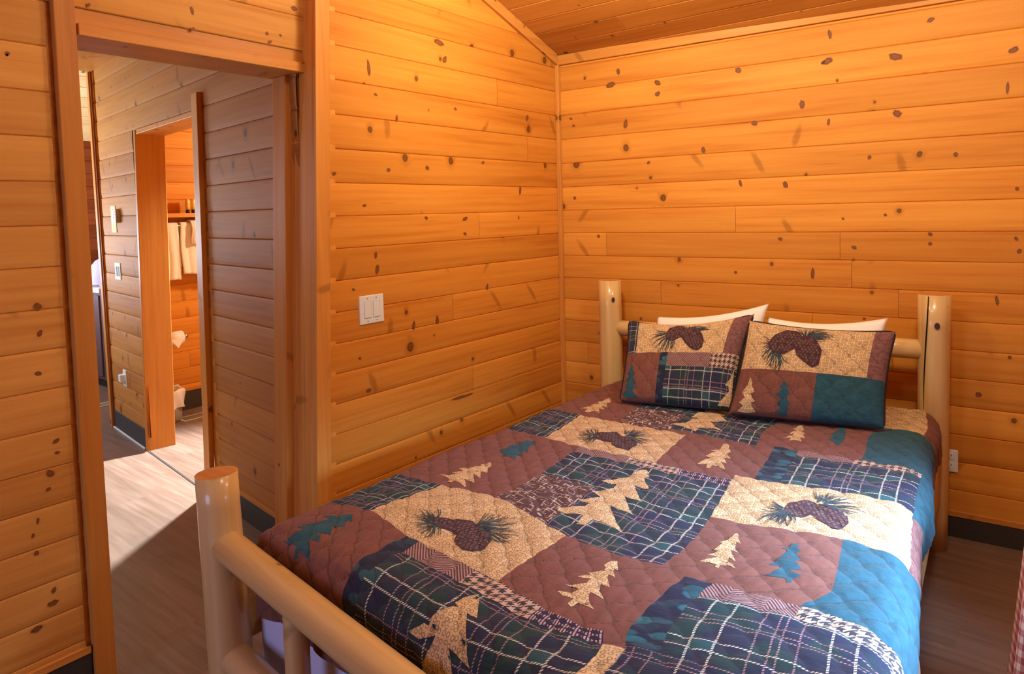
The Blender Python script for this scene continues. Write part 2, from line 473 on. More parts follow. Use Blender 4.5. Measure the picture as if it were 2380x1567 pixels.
class MB:
    """collects faces, with uv and a random triple per board"""
    def __init__(s):
        s.v = []; s.f = []; s.uv = []; s.mi = []; s.rnd = []; s.sm = []

    def face(s, pts, uvs=None, mi=0, rnd=None, sm=False):
        i = len(s.v); s.v += [tuple(p) for p in pts]
        s.f.append(tuple(range(i, i + len(pts))))
        s.uv += list(uvs) if uvs else [(p[0], p[1]) for p in pts]
        s.mi.append(mi); s.rnd.append(rnd or (0.5, 0.5, 0.5)); s.sm.append(sm)
        return s

    def box(s, lo, hi, mi=0, grain=2, rnd=None, bottom=None, top=None):
        """axis box; or hexahedron from bottom / top corner lists (counter-clockwise seen from above)"""
        rnd = rnd or tuple(random.random() for _ in range(3))
        if bottom is None:
            x0, y0, z0 = lo; x1, y1, z1 = hi
            b = [(x0, y0, z0), (x1, y0, z0), (x1, y1, z0), (x0, y1, z0)]; t = [(p[0], p[1], z1) for p in b]
        else:
            b, t = bottom, top
        c = [Vector(p) for p in b + t]
        for idx in ((3, 2, 1, 0), (4, 5, 6, 7), (0, 1, 5, 4), (1, 2, 6, 5), (2, 3, 7, 6), (3, 0, 4, 7)):
            q = [c[k] for k in idx]
            other = [a for a in (0, 1, 2) if a != grain]
            n = (q[1] - q[0]).cross(q[2] - q[0])
            a = max(other, key=lambda a_: -abs(n[a_]))
            s.face(q, [(p[grain], p[a] + 0.1 * p[3 - grain - a]) for p in q], mi, rnd)
        return s

    def build(s, name, mats, parent=None, weld=True, bevel=0.0, loc=None, auto=None):
        me = bpy.data.meshes.new(name)
        me.from_pydata(s.v, [], s.f)
        for m in (mats if isinstance(mats, (list, tuple)) else [mats]): me.materials.append(m)
        ul = me.uv_layers.new(name='UVMap')
        ul.data.foreach_set('uv', np.array(s.uv, 'f').ravel())
        ca = me.color_attributes.new('brd', 'FLOAT_COLOR', 'CORNER')
        col = np.concatenate([np.tile(np.array([*r, 1.0], 'f'), len(f)) for r, f in zip(s.rnd, s.f)])
        ca.data.foreach_set('color', col)
        me.polygons.foreach_set('material_index', s.mi)
        me.polygons.foreach_set('use_smooth', s.sm)
        if weld or bevel:
            bm = bmesh.new(); bm.from_mesh(me)
            bmesh.ops.remove_doubles(bm, verts=bm.verts, dist=1e-5)
            bmesh.ops.recalc_face_normals(bm, faces=bm.faces)
            bm.to_mesh(me); bm.free()
        me.update()
        o = bpy.data.objects.new(name, me)
        if loc is not None:
            L = Vector(loc)
            me.transform(Matrix.Translation(-L)); o.location = L
        link(o, parent)
        if bevel:
            m = o.modifiers.new('bevel', 'BEVEL'); m.width = bevel; m.segments = 2; m.limit_method = 'ANGLE'
        return o


def clip(o, planes):
    """keep the side the normal points away from"""
    bm = bmesh.new(); bm.from_mesh(o.data)
    for p, n in planes:
        bmesh.ops.bisect_plane(bm, geom=list(bm.verts) + list(bm.edges) + list(bm.faces), plane_co=p, plane_no=n, clear_outer=True, dist=1e-6)
    bm.to_mesh(o.data); bm.free(); o.data.update()
    return o


PROFILE = [(0.0, -0.007), (0.022, -0.001), (0.08, 0.0), (0.35, 0.0007), (0.62, 0.0007), (0.86, -0.0006), (0.955, -0.0022), (0.98, -0.0032), (1.0, -0.007)]


def planks(name, org, ud, nd, spans, levels, mat, joints=None, mean=2.3, flatten=1.0, knots=()):
    """horizontal boards: levels descend; spans(row) -> list of (u0, u1); ud runs along the wall, nd out of it"""
    mb = MB(); org = Vector(org); ud = Vector(ud); nd = Vector(nd)
    for i in range(len(levels) - 1):
        zt, zb = levels[i], levels[i + 1]; h = zt - zb
        for (u0, u1) in spans(0.5 * (zt + zb)):
            cuts = [u0]
            if joints and i in joints:
                cuts += [j for j in joints[i] if u0 < j < u1]
            elif joints is None:
                j = u0 + random.uniform(0.4, mean)
                while j < u1 - 0.3:
                    cuts.append(j); j += random.uniform(mean * 0.6, mean * 1.3)
            cuts = sorted(cuts) + [u1]
            for a, b in zip(cuts[:-1], cuts[1:]):
                rnd = tuple(random.random() for _ in range(3))
                g = 0.0007
                for (t0, d0), (t1, d1) in zip(PROFILE[:-1], PROFILE[1:]):
                    za, zc = zt - t0 * h, zt - t1 * h
                    P4 = [org + ud * (a + g) + nd * d0 * flatten + Vector((0, 0, za)), org + ud * (b - g) + nd * d0 * flatten + Vector((0, 0, za)),
                          org + ud * (b - g) + nd * d1 * flatten + Vector((0, 0, zc)), org + ud * (a + g) + nd * d1 * flatten + Vector((0, 0, zc))]
                    mb.face(P4, [(a, za), (b, za), (b, zc), (a, zc)], 0, rnd)
            # backing behind the grooves
        for (u0, u1) in spans(0.5 * (zt + zb)):
            P4 = [org + ud * u0 + nd * -0.009 + Vector((0, 0, zt)), org + ud * u1 + nd * -0.009 + Vector((0, 0, zt)),
                  org + ud * u1 + nd * -0.009 + Vector((0, 0, zb)), org + ud * u0 + nd * -0.009 + Vector((0, 0, zb))]
            mb.face(P4, [(u0, zt), (u1, zt), (u1, zb), (u0, zb)], 0, (0.3, 0.3, 0.1))
    for i, (u, z, ru, rz) in enumerate(knots):
        rr = random.Random(i); c = org + ud * u + nd * 0.0018 + Vector((0, 0, z)); sl = rr.uniform(-0.5, 0.5) * ru
        ring = []
        for k in range(16):
            a = 2 * math.pi * k / 16; w_ = rr.uniform(0.82, 1.12)
            ring.append((c + ud * (ru * math.cos(a) * w_ + sl * math.sin(a)) + Vector((0, 0, rz * math.sin(a) * w_)), (math.cos(a), math.sin(a))))
        for k in range(16):
            (p0, q0), (p1, q1) = ring[k], ring[(k + 1) % 16]
            mb.face([c, p0, p1], [(0, 0), q0, q1], 1, (rr.random(), 0.5, 0.5))
    return mb.build(name, [mat, WALL_KNOT], weld=False)


def tube(mb, pts, rads, seg=20, caps=True, mi=0, cap_mi=None, rnd=None, wob=0.0, sm=True, vscale=1.0):
    """a round log or cord through pts"""
    pts = [Vector(p) for p in pts]; n = len(pts)
    rnd = rnd or tuple(random.random() for _ in range(3))
    up = None; rings = []; L = 0.0; ls = []
    for i, p in enumerate(pts):
        d = (pts[min(i + 1, n - 1)] - pts[max(i - 1, 0)]).normalized()
        if up is None:
            up = d.orthogonal().normalized()
        up = (up - d * up.dot(d)).normalized(); sd = d.cross(up)
        if i: L += (p - pts[i - 1]).length
        ls.append(L)
        rings.append([p + (up * math.cos(a) + sd * math.sin(a)) * rads[i] * (1 + wob * math.sin(3 * a + i * 1.3 + rnd[0] * 9)) for a in [2 * math.pi * k / seg for k in range(seg)]])
    R0 = max(rads)
    for i in range(n - 1):
        for k in range(seg):
            k2 = (k + 1) % seg
            va, vb = 2 * math.pi * R0 * k / seg, 2 * math.pi * R0 * (k + 1) / seg
            mb.face([rings[i][k], rings[i][k2], rings[i + 1][k2], rings[i + 1][k]], [(ls[i], va), (ls[i], vb), (ls[i + 1], vb), (ls[i + 1], va)], mi, rnd, sm)
    if caps:
        cm = mi if cap_mi is None else cap_mi
        for ring, rev in ((rings[0], True), (rings[-1], False)):
            q = list(reversed(ring)) if rev else ring
            c = sum(q, Vector()) / len(q)
            mb.face(q, [((p - c).x, (p - c).y) for p in q], cm, rnd)
    return mb


def log(name, a, b, r0, r1=None, parent=None, round_ends=0.0, n=9, mats=None, cap=True):
    a = Vector(a); b = Vector(b); r1 = r1 or r0
    ts = [i / (n - 1) for i in range(n)]
    L = (b - a).length
    pts = []; rads = []
    if round_ends:
        e = round_ends / L
        ts = [0, e * 0.3, e] + [e + (1 - 2 * e) * i / (n - 1) for i in range(1, n - 1)] + [1 - e, 1 - e * 0.3, 1]
    for t in ts:
        pts.append(a.lerp(b, t))
        r = (r0 + (r1 - r0) * t) * (1 + random.uniform(-0.012, 0.012))
        if round_ends:
            if t in (0, 1): r *= 0.90
            elif t in (ts[1], ts[-2]): r *= 0.965
        rads.append(r)
    mb = tube(MB(), pts, rads, 28, cap, 0, 1, wob=0.006)
    return mb.build(name, mats or [LOG, LOG_END], parent, weld=True)
# ------------------------------------------------------------------ quilt pattern outlines (metres on the bed top: x, y)
TREES = {"teal":[[[0.693,-2.11],[0.652,-2.145],[0.625,-2.164],[0.662,-2.165],[0.638,-2.197],[0.613,-2.242],[0.648,-2.241],[0.616,-2.291],[0.65,-2.292],[0.681,-2.289],[0.692,-2.32],[0.706,-2.314],[0.698,-2.296],[0.765,-2.313],[0.699,-2.262],[0.745,-2.263],[0.705,-2.228],[0.736,-2.221],[0.701,-2.185],[0.734,-2.172],[0.704,-2.141],[0.723,-2.137]],[[0.738,-1.275],[0.712,-1.3],[0.692,-1.328],[0.721,-1.338],[0.703,-1.372],[0.703,-1.4],[0.696,-1.446],[0.735,-1.46],[0.754,-1.48],[0.759,-1.471],[0.804,-1.485],[0.771,-1.436],[0.804,-1.44],[0.767,-1.398],[0.795,-1.399],[0.761,-1.347],[0.767,-1.314]],[[1.629,-0.473],[1.646,-0.462],[1.67,-0.557],[1.683,-0.624],[1.684,-0.652],[1.683,-0.709],[1.674,-0.715],[1.652,-0.688],[1.637,-0.669],[1.641,-0.622],[1.625,-0.587],[1.639,-0.547]],[[1.764,-1.544],[1.764,-1.562],[1.764,-1.579],[1.75,-1.592],[1.764,-1.597],[1.768,-1.611],[1.76,-1.637],[1.758,-1.664],[1.753,-1.699],[1.772,-1.686],[1.779,-1.693],[1.758,-1.748],[1.782,-1.743],[1.803,-1.736],[1.81,-1.752],[1.818,-1.746],[1.814,-1.728],[1.829,-1.706],[1.796,-1.687],[1.82,-1.673],[1.794,-1.638],[1.808,-1.628],[1.784,-1.593],[1.795,-1.585],[1.779,-1.568],[1.783,-1.558]]],"tan":[[[0.751,-1.553],[0.74,-1.548],[0.73,-1.586],[0.746,-1.597],[0.696,-1.66],[0.722,-1.664],[0.692,-1.694],[0.726,-1.701],[0.68,-1.736],[0.728,-1.739],[0.744,-1.767],[0.759,-1.762],[0.758,-1.746],[0.826,-1.766],[0.769,-1.711],[0.823,-1.723],[0.768,-1.666],[0.809,-1.678],[0.773,-1.634],[0.795,-1.625],[0.768,-1.59],[0.774,-1.58]],[[1.342,-0.902],[1.335,-0.915],[1.338,-0.955],[1.322,-1.006],[1.342,-1.006],[1.323,-1.052],[1.347,-1.068],[1.331,-1.142],[1.362,-1.133],[1.373,-1.168],[1.385,-1.165],[1.381,-1.132],[1.426,-1.137],[1.388,-1.078],[1.418,-1.095],[1.384,-1.043],[1.406,-1.034],[1.378,-0.995],[1.385,-0.977],[1.362,-0.938],[1.357,-0.914]],[[1.498,-0.527],[1.495,-0.554],[1.491,-0.606],[1.505,-0.605],[1.495,-0.667],[1.514,-0.662],[1.488,-0.74],[1.52,-0.726],[1.521,-0.755],[1.533,-0.743],[1.561,-0.732],[1.541,-0.697],[1.563,-0.704],[1.539,-0.645],[1.551,-0.653],[1.524,-0.6],[1.535,-0.601],[1.517,-0.565],[1.51,-0.536]],[[0.672,-0.605],[0.66,-0.634],[0.674,-0.647],[0.663,-0.696],[0.678,-0.707],[0.662,-0.759],[0.679,-0.769],[0.641,-0.834],[0.689,-0.821],[0.695,-0.856],[0.715,-0.853],[0.722,-0.82],[0.76,-0.842],[0.725,-0.788],[0.753,-0.789],[0.709,-0.739],[0.745,-0.745],[0.709,-0.698],[0.712,-0.664],[0.683,-0.619]],[[1.45,-1.903],[1.44,-1.913],[1.437,-1.943],[1.446,-1.949],[1.44,-1.969],[1.42,-1.989],[1.434,-1.997],[1.414,-2.026],[1.429,-2.024],[1.443,-2.013],[1.445,-2.035],[1.408,-2.07],[1.434,-2.06],[1.444,-2.066],[1.436,-2.085],[1.409,-2.102],[1.43,-2.111],[1.453,-2.102],[1.453,-2.126],[1.464,-2.128],[1.468,-2.105],[1.511,-2.111],[1.484,-2.088],[1.473,-2.07],[1.472,-2.06],[1.507,-2.063],[1.481,-2.037],[1.469,-2.012],[1.497,-2.017],[1.472,-1.987],[1.467,-1.973],[1.487,-1.976],[1.466,-1.95],[1.463,-1.937],[1.471,-1.935],[1.455,-1.909]],[[1.629,-1.574],[1.623,-1.582],[1.621,-1.621],[1.611,-1.657],[1.62,-1.657],[1.612,-1.695],[1.626,-1.695],[1.613,-1.738],[1.63,-1.726],[1.636,-1.734],[1.609,-1.776],[1.632,-1.766],[1.648,-1.764],[1.651,-1.784],[1.66,-1.784],[1.655,-1.76],[1.671,-1.754],[1.694,-1.762],[1.678,-1.743],[1.664,-1.734],[1.66,-1.717],[1.679,-1.723],[1.66,-1.698],[1.648,-1.672],[1.67,-1.677],[1.651,-1.649],[1.645,-1.625],[1.658,-1.63],[1.64,-1.6],[1.637,-1.584]]],"big":[[[1.223,-1.306],[1.211,-1.308],[1.203,-1.36],[1.207,-1.418],[1.183,-1.446],[1.155,-1.487],[1.186,-1.486],[1.206,-1.48],[1.22,-1.519],[1.178,-1.578],[1.224,-1.603],[1.197,-1.632],[1.175,-1.652],[1.22,-1.657],[1.211,-1.69],[1.16,-1.734],[1.17,-1.754],[1.208,-1.744],[1.246,-1.734],[1.256,-1.789],[1.282,-1.786],[1.276,-1.734],[1.33,-1.744],[1.381,-1.755],[1.336,-1.708],[1.27,-1.631],[1.312,-1.641],[1.356,-1.648],[1.316,-1.603],[1.275,-1.549],[1.339,-1.56],[1.303,-1.519],[1.257,-1.457],[1.313,-1.459],[1.276,-1.418],[1.253,-1.381],[1.262,-1.364],[1.239,-1.324]],[[1.119,-0.528],[1.098,-0.599],[1.094,-0.657],[1.126,-0.654],[1.11,-0.715],[1.072,-0.787],[1.095,-0.797],[1.12,-0.789],[1.149,-0.803],[1.183,-0.817],[1.176,-0.76],[1.214,-0.743],[1.268,-0.755],[1.229,-0.724],[1.184,-0.669],[1.207,-0.645],[1.246,-0.628],[1.211,-0.598],[1.183,-0.562],[1.231,-0.539],[1.199,-0.504],[1.148,-0.509]],[[1.271,-2.215],[1.248,-2.24],[1.245,-2.266],[1.259,-2.274],[1.221,-2.324],[1.205,-2.341],[1.178,-2.358],[1.214,-2.363],[1.257,-2.344],[1.251,-2.37],[1.232,-2.411],[1.215,-2.45],[1.243,-2.451],[1.274,-2.439],[1.282,-2.456],[1.281,-2.485],[1.348,-2.501],[1.396,-2.466],[1.326,-2.39],[1.304,-2.354],[1.326,-2.36],[1.372,-2.374],[1.332,-2.325],[1.293,-2.279],[1.326,-2.285],[1.296,-2.244]]]}
CONES = [[[0.884,-1.101],[0.881,-1.056],[0.911,-1.024],[0.941,-1.015],[0.99,-1.052],[1.023,-1.052],[1.061,-1.071],[1.083,-1.114],[1.085,-1.182],[1.048,-1.179],[1.008,-1.165],[0.988,-1.135],[0.954,-1.137],[0.921,-1.137]],[[0.899,-1.992],[0.922,-1.976],[0.95,-1.96],[0.981,-1.948],[1.006,-1.935],[1.037,-1.947],[1.069,-1.957],[1.108,-1.975],[1.128,-2.004],[1.143,-2.043],[1.129,-2.074],[1.099,-2.082],[1.064,-2.065],[1.038,-2.047],[1.023,-2.02],[0.995,-2.017],[0.964,-2.023],[0.933,-2.021]],[[1.684,-1.371],[1.684,-1.308],[1.704,-1.294],[1.72,-1.26],[1.747,-1.269],[1.766,-1.286],[1.814,-1.279],[1.84,-1.304],[1.854,-1.351],[1.842,-1.407],[1.82,-1.399],[1.787,-1.382],[1.759,-1.352],[1.739,-1.383],[1.71,-1.395]]]
FANS = [[[0.898,-1.099],[[0.864,-1.019],[0.842,-1.033],[0.824,-1.061],[0.825,-1.109],[0.849,-1.155],[0.883,-1.192],[0.925,-1.221],[0.94,-1.168]]],[[0.994,-1.042],[[0.946,-0.964],[0.978,-0.934],[1.016,-0.933],[1.061,-0.966],[1.088,-1.009],[1.109,-1.068],[1.093,-1.107],[1.086,-1.126]]],[[0.926,-2.002],[[0.88,-1.932],[0.861,-1.958],[0.838,-1.979],[0.84,-2.012],[0.868,-2.043],[0.907,-2.071],[0.947,-2.097],[0.973,-2.078],[0.982,-2.041]]],[[1.032,-1.959],[[1.003,-1.88],[1.048,-1.874],[1.084,-1.861],[1.126,-1.885],[1.156,-1.918],[1.164,-1.957],[1.165,-1.986],[1.127,-1.998]]],[[1.699,-1.36],[[1.649,-1.318],[1.633,-1.366],[1.631,-1.425],[1.647,-1.464],[1.671,-1.464],[1.697,-1.47],[1.718,-1.463],[1.739,-1.416]]],[[1.753,-1.269],[[1.718,-1.189],[1.753,-1.174],[1.791,-1.177],[1.824,-1.191],[1.861,-1.229],[1.866,-1.268],[1.845,-1.291],[1.814,-1.279]]]]
MEAS = {"cone1_L":[0.742,-1.22],"cone1_T":[0.705,-0.907],"cone1_R":[1.171,-0.882],"cone1_B":[1.214,-1.226],"plaid1_T":[0.918,-1.246],"plaid1_Lb":[0.957,-1.772],"plaid1_R":[1.483,-1.222],"plaid1_B":[1.545,-1.853],"cone2_L":[0.71,-2.059],"cone2_T":[0.749,-1.801],"cone2_R":[1.273,-1.861],"cone2_B":[1.271,-2.147],"plaid2_T":[0.913,-2.105],"plaid2_L":[0.916,-2.373],"plaid2_R":[1.562,-2.171],"leaf_T":[1.609,-1.86],"leaf_B":[1.629,-2.17],"plaidR_T":[1.492,-0.84],"plaidR_B":[1.537,-1.18],"cone3_BL":[1.531,-1.522],"cone3_TR":[1.978,-1.129],"cone3_BR":[2.022,-1.482],"blue_T":[1.862,-1.448],"blue_B":[1.892,-1.659],"blue_B2":[1.904,-1.743],"teal_T":[1.75,-0.474],"teal_B":[1.775,-0.727],"smallplaid_L":[0.508,-2.047],"topplaid_T":[0.53,-0.912],"scrib0_TL":[0.844,-0.665],"scrib0_L":[0.888,-0.895],"pl0_R":[1.399,-0.653],"pl0_BR":[1.434,-0.834],"houndR":[2.072,-1.936],"hound_R":[2.067,-1.894],"stripe_L":[1.656,-1.852],"stripe_R":[1.888,-1.812],"le5":[0.528,-2.286],"le3":[0.505,-0.391],"tanTR":[1.871,-0.101],"tanBR":[1.898,-0.411],"tanB":[1.78,-0.398]}
KNOTS = {"B":[[1.4445,2.123,0.0221,0.017],[1.7192,2.103,0.027,0.018],[2.1382,2.069,0.017,0.013],[1.0375,2.137,0.016,0.016],[0.6155,2.128,0.017,0.017],[0.6145,2.07,0.015,0.014],[0.3428,2.151,0.0291,0.017],[0.3889,2.217,0.012,0.02],[1.7282,1.855,0.018,0.018],[1.3342,1.937,0.014,0.022],[1.6199,1.671,0.009,0.01],[1.9467,1.661,0.009,0.012],[2.1592,1.509,0.0071,0.009],[1.235,1.302,0.012,0.01],[1.5597,1.263,0.011,0.01],[1.5577,1.207,0.0061,0.007],[1.8575,1.324,0.01,0.009],[1.8575,1.282,0.0081,0.009],[2.1592,1.305,0.0071,0.009],[2.1703,1.253,0.009,0.011],[1.8495,2.238,0.014,0.011],[1.4535,2.242,0.009,0.024],[1.253,2.377,0.012,0.009],[1.4244,2.119,0.009,0.01],[0.5584,1.712,0.009,0.009],[0.8581,1.759,0.011,0.016],[0.4281,1.931,0.013,0.026],[0.1042,1.949,0.01,0.009],[0.0882,1.99,0.01,0.009],[2.0409,0.64,0.013,0.012],[2.1462,0.811,0.0071,0.009],[1.0456,1.58,0.008,0.019],[1.2601,1.563,0.012,0.018],[1.3823,1.138,0.009,0.028],[0.1022,1.536,0.01,0.01],[1.0195,1.133,0.008,0.008],[1.1137,1.87,0.015,0.013],[1.4495,1.844,0.007,0.017],[2.1211,1.92,0.0061,0.026],[1.5126,1.396,0.0061,0.007],[1.6851,1.41,0.0071,0.007],[0.2516,1.316,0.01,0.009],[0.5032,0.863,0.009,0.009],[2.0991,1.046,0.007,0.022],[1.6028,0.937,0.0071,0.007]],"A":[[0.971,2.266,0.033,0.015],[0.935,2.193,0.015,0.018],[1.399,2.086,0.009,0.035],[1.393,1.237,0.011,0.021],[0.826,1.438,0.019,0.011],[0.884,0.563,0.078,0.008],[1.04,0.968,0.01,0.022],[1.191,0.964,0.01,0.022],[0.678,1.719,0.012,0.008],[1.31,1.662,0.012,0.009],[1.074,1.679,0.014,0.01],[1.598,1.638,0.011,0.008],[1.465,0.724,0.014,0.009],[1.449,1.509,0.011,0.006],[0.376,1.58,0.01,0.026],[0.829,1.365,0.011,0.008],[1.399,1.297,0.009,0.016],[1.25,1.891,0.006,0.014],[0.298,1.977,0.015,0.018],[0.871,1.968,0.011,0.008],[1.506,0.869,0.008,0.006],[0.672,1.086,0.009,0.017],[1.525,1.162,0.008,0.006],[1.366,1.979,0.009,0.007],[1.091,1.449,0.01,0.008]],"C":[[2.629,1.224,0.01,0.011],[2.629,1.143,0.007,0.011],[2.626,0.719,0.01,0.012],[2.634,0.673,0.007,0.006],[2.606,0.812,0.009,0.008],[2.605,0.776,0.007,0.005],[2.64,1.025,0.009,0.007],[2.688,0.266,0.017,0.01],[2.638,0.362,0.007,0.01],[2.643,0.324,0.017,0.009],[2.675,0.493,0.007,0.007],[2.661,1.952,0.006,0.007],[2.663,1.948,0.003,0.004],[2.666,0.588,0.004,0.011],[2.681,0.548,0.004,0.008],[2.114,2.186,0.006,0.015],[2.113,2.124,0.008,0.007],[1.826,2.162,0.007,0.007],[1.815,2.134,0.008,0.006],[1.702,2.281,0.014,0.01],[1.769,2.166,0.006,0.005],[2.441,2.135,0.006,0.007]]}
# ------------------------------------------------------------------ the setting
LV_A = [3.33, 3.20, 3.07, 2.94, 2.81, 2.68, 2.55, 2.420, 2.287, 2.154, 2.016, 1.877, 1.738, 1.601, 1.466, 1.334, 1.204, 1.075, 0.948, 0.824, 0.700, 0.577, 0.454, 0.333, 0.207, 0.085]
LV_C = [3.32, 3.187, 3.054, 2.921, 2.788, 2.655, 2.522, 2.389, 2.256, 2.123, 1.990, 1.856, 1.723, 1.591, 1.460, 1.337, 1.212, 1.090, 0.970, 0.850, 0.733, 0.618, 0.503, 0.388, 0.279, 0.165, 0.06]
LV_D = [3.09, 2.957, 2.825, 2.693, 2.560, 2.427, 2.297, 2.166, 2.028, 1.896, 1.765, 1.634, 1.504, 1.373, 1.242, 1.112, 0.982, 0.853, 0.724, 0.595, 0.467, 0.340, 0.212, 0.085]
LV = [3.0 - 0.13 * i for i in range(24)]
EAVE = 2.300; SLOPE = 0.35           # ceiling climbs from the headboard wall

# lean of the end of the left wall, as measured from the picture
def jy(z): return -1.659 - (2.309 - z) * 0.0459

# left wall (light switch)
w = planks('wall_left', (0, 0, 0), (0, -1, 0), (1, 0, 0), lambda z: [(-0.03, 1.85)], LV_A, PINE, joints={17: [0.93], 14: [0.72], 9: [0.55], 20: [0.8], 11: [0.30]}, knots=KNOTS['A'])
clip(w, [((0, -1.655, 2.309), (0, -1, 0.0459)), ((0, 0, EAVE), (0, SLOPE, 1))])
struct(w)

# headboard wall
BU = Vector((math.cos(0.0696), math.sin(0.0696), 0)); BN = Vector((math.sin(0.0696), -math.cos(0.0696), 0))
def onB(u, d=0.0, z=0.0): return BU * u + BN * d + Vector((0, 0, z))
BJ = {8: [1.02], 9: [0.30, 1.50], 10: [1.55], 11: [0.62, 1.74], 12: [0.33, 1.38], 13: [1.72], 14: [0.17, 1.86], 15: [0.40, 1.42], 16: [0.66], 17: [0.33, 1.22],
      18: [1.72, 0.2], 19: [1.98], 20: [0.9], 21: [1.6], 22: [0.8], 23: [1.4], 24: [0.7]}
BJ = {k - 1: v for k, v in BJ.items()}
w = planks('wall_back', (0, 0, 0), BU, BN, lambda z: [(0.0, 2.95)], LV_A[7:], PINE, joints=BJ, knots=KNOTS['B'])
clip(w, [((0, 0, 2.36), (0, 0, 1))])
struct(w)

# wall with the doorway
YD0, YD1 = -1.655, -2.475
HB = 2.037
def spC(z):
    if z > 2.074: return [(1.655, 4.9)]
    return [(2.562, 4.9)]
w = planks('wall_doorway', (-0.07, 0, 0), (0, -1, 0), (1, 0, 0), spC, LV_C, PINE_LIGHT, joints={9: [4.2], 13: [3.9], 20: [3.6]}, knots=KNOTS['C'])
clip(w, [((0, -2.6, EAVE + SLOPE * 2.6), (0, SLOPE, 1))])
mb = MB()
mb.box((-0.27, -2.49, 2.074), (-0.0805, -1.66, 3.2), grain=1)          # core of the wall above the door
mb.box((-0.27, -4.9, 0), (-0.0805, -2.50, 3.2), grain=1)               # core beside the door
mb.build('wall_core', PINE_TRIM, w)
struct(w)

def trim(name, lo=None, hi=None, grain=2, mat=None, bevel=0.003, bottom=None, top=None, parent=None):
    o = MB().box(lo, hi, 0, grain, None, bottom, top).build(name, mat or PINE_TRIM, parent, bevel=bevel)
    if parent is None: struct(o)
    return o

trim('trim_1', (-0.272, -2.476, HB), (-0.062, -1.662, 2.075), grain=1)                       # header board and soffit
trim('trim_2', (-0.10, -2.546, 0), (-0.046, -2.487, 3.2))                                      # door casing
trim('trim_3', (-0.272, -2.515, 0), (-0.10, -2.488, HB))                                        # jamb behind the casing
def lean_box(name, x0, x1, yoff0, yoff1, z0, z1, mat=None):
    """upright board that follows the lean of the wall's end: y from jy+yoff0 to jy+yoff1"""
    a0, a1, b0, b1 = jy(z0) + yoff0, jy(z0) + yoff1, jy(z1) + yoff0, jy(z1) + yoff1
    return trim(name, bottom=[(x0, a0, z0), (x1, a0, z0), (x1, a1, z0), (x0, a1, z0)], top=[(x0, b0, z1), (x1, b0, z1), (x1, b1, z1), (x0, b1, z1)], mat=mat)
lean_box('trim_4', 0.0, 0.016, -0.006, 0.062, 0.0, 2.86)                                       # corner board on the left wall
lean_box('trim_5', -0.135, -0.001, 0.0, 0.10, 0.0, 2.86)                                        # end face of the left wall
lean_box('trim_6', -0.246, -0.156, -0.028, 0.06, 0.0, HB)                                      # hall side casing
lean_box('trim_7', -0.160, -0.130, 0.004, 0.06, 0.0, HB)                                       # stop behind the thin bright edge

# corner moulding, ceiling mouldings
trim('trim_8', bottom=[(0.0, -0.024, 0.1), (0.024, -0.024, 0.1), (0.024, 0.001, 0.1), (0.0, 0.001, 0.1)], top=[(0.0, -0.024, EAVE), (0.024, -0.024, EAVE), (0.024, 0.001, EAVE), (0.0, 0.001, EAVE)])
a, b = onB(-0.02, 0.016), onB(2.95, 0.016); c_, d_ = onB(2.95, -0.01), onB(-0.02, -0.01)
zz = lambda p, z: (p.x, p.y, z)
trim('trim_9', bottom=[zz(a, EAVE), zz(b, EAVE), zz(c_, EAVE), zz(d_, EAVE)], top=[zz(a, 2.356), zz(b, 2.356), zz(c_, 2.356), zz(d_, 2.356)], grain=0)
q0, q1 = 0.0, 2.6
trim('trim_10', bottom=[(-0.01, -q1, EAVE + SLOPE * q1), (0.018, -q1, EAVE + SLOPE * q1), (0.018, -0.018, EAVE + 0.004), (-0.01, -0.018, EAVE + 0.004)],
     top=[(-0.01, -q1, 2.36 + SLOPE * q1), (0.018, -q1, 2.36 + SLOPE * q1), (0.018, -0.018, 2.364), (-0.01, -0.018, 2.364)], grain=1)

# ceiling of the bedroom: boards run along the headboard wall, up to the ridge and down again
mb = MB()
run = 0.118; k = 0
for side in (0, 1):
    s = -0.25
    while s < (2.62 if side == 0 else 2.5):
        y0, y1 = -s, -(s + run)
        z = lambda y: 2.358 + SLOPE * (-y)
        if side: y0, y1 = -2.62 - s - 0.25, -2.62 - s - 0.25 - run; z = lambda y: 2.358 + SLOPE * 2.62 - SLOPE * (-y - 2.62)
        rnd = tuple(random.random() for _ in range(3))
        cuts = [-0.08]
        j = random.uniform(0.3, 2.0)
        while j < 2.7: cuts.append(j); j += random.uniform(1.2, 2.4)
        cuts.append(2.98)
        for x0, x1 in zip(cuts[:-1], cuts[1:]):
            rnd = tuple(random.random() for _ in range(3))
            for (t0, e0), (t1, e1) in (((0, 0.006), (0.04, 0.0)), ((0.04, 0.0), (0.96, 0.0)), ((0.96, 0.0), (1.0, 0.006))):
                ya, yb = y0 + (y1 - y0) * t0, y0 + (y1 - y0) * t1
                mb.face([(x0, ya, z(ya) + e0), (x1, ya, z(ya) + e0), (x1, yb, z(yb) + e1), (x0, yb, z(yb) + e1)], [(x0, ya), (x1, ya), (x1, yb), (x0, yb)], 0, rnd)
        s += run
o = mb.build('ceiling', PINE_CEIL, weld=False); struct(o)

# floor, one surface through bedroom, hall and bathroom
o = MB().box((-5.6, -5.2, -0.06), (3.0, 1.4, 0.0), grain=0).build('floor', FLOOR); struct(o)

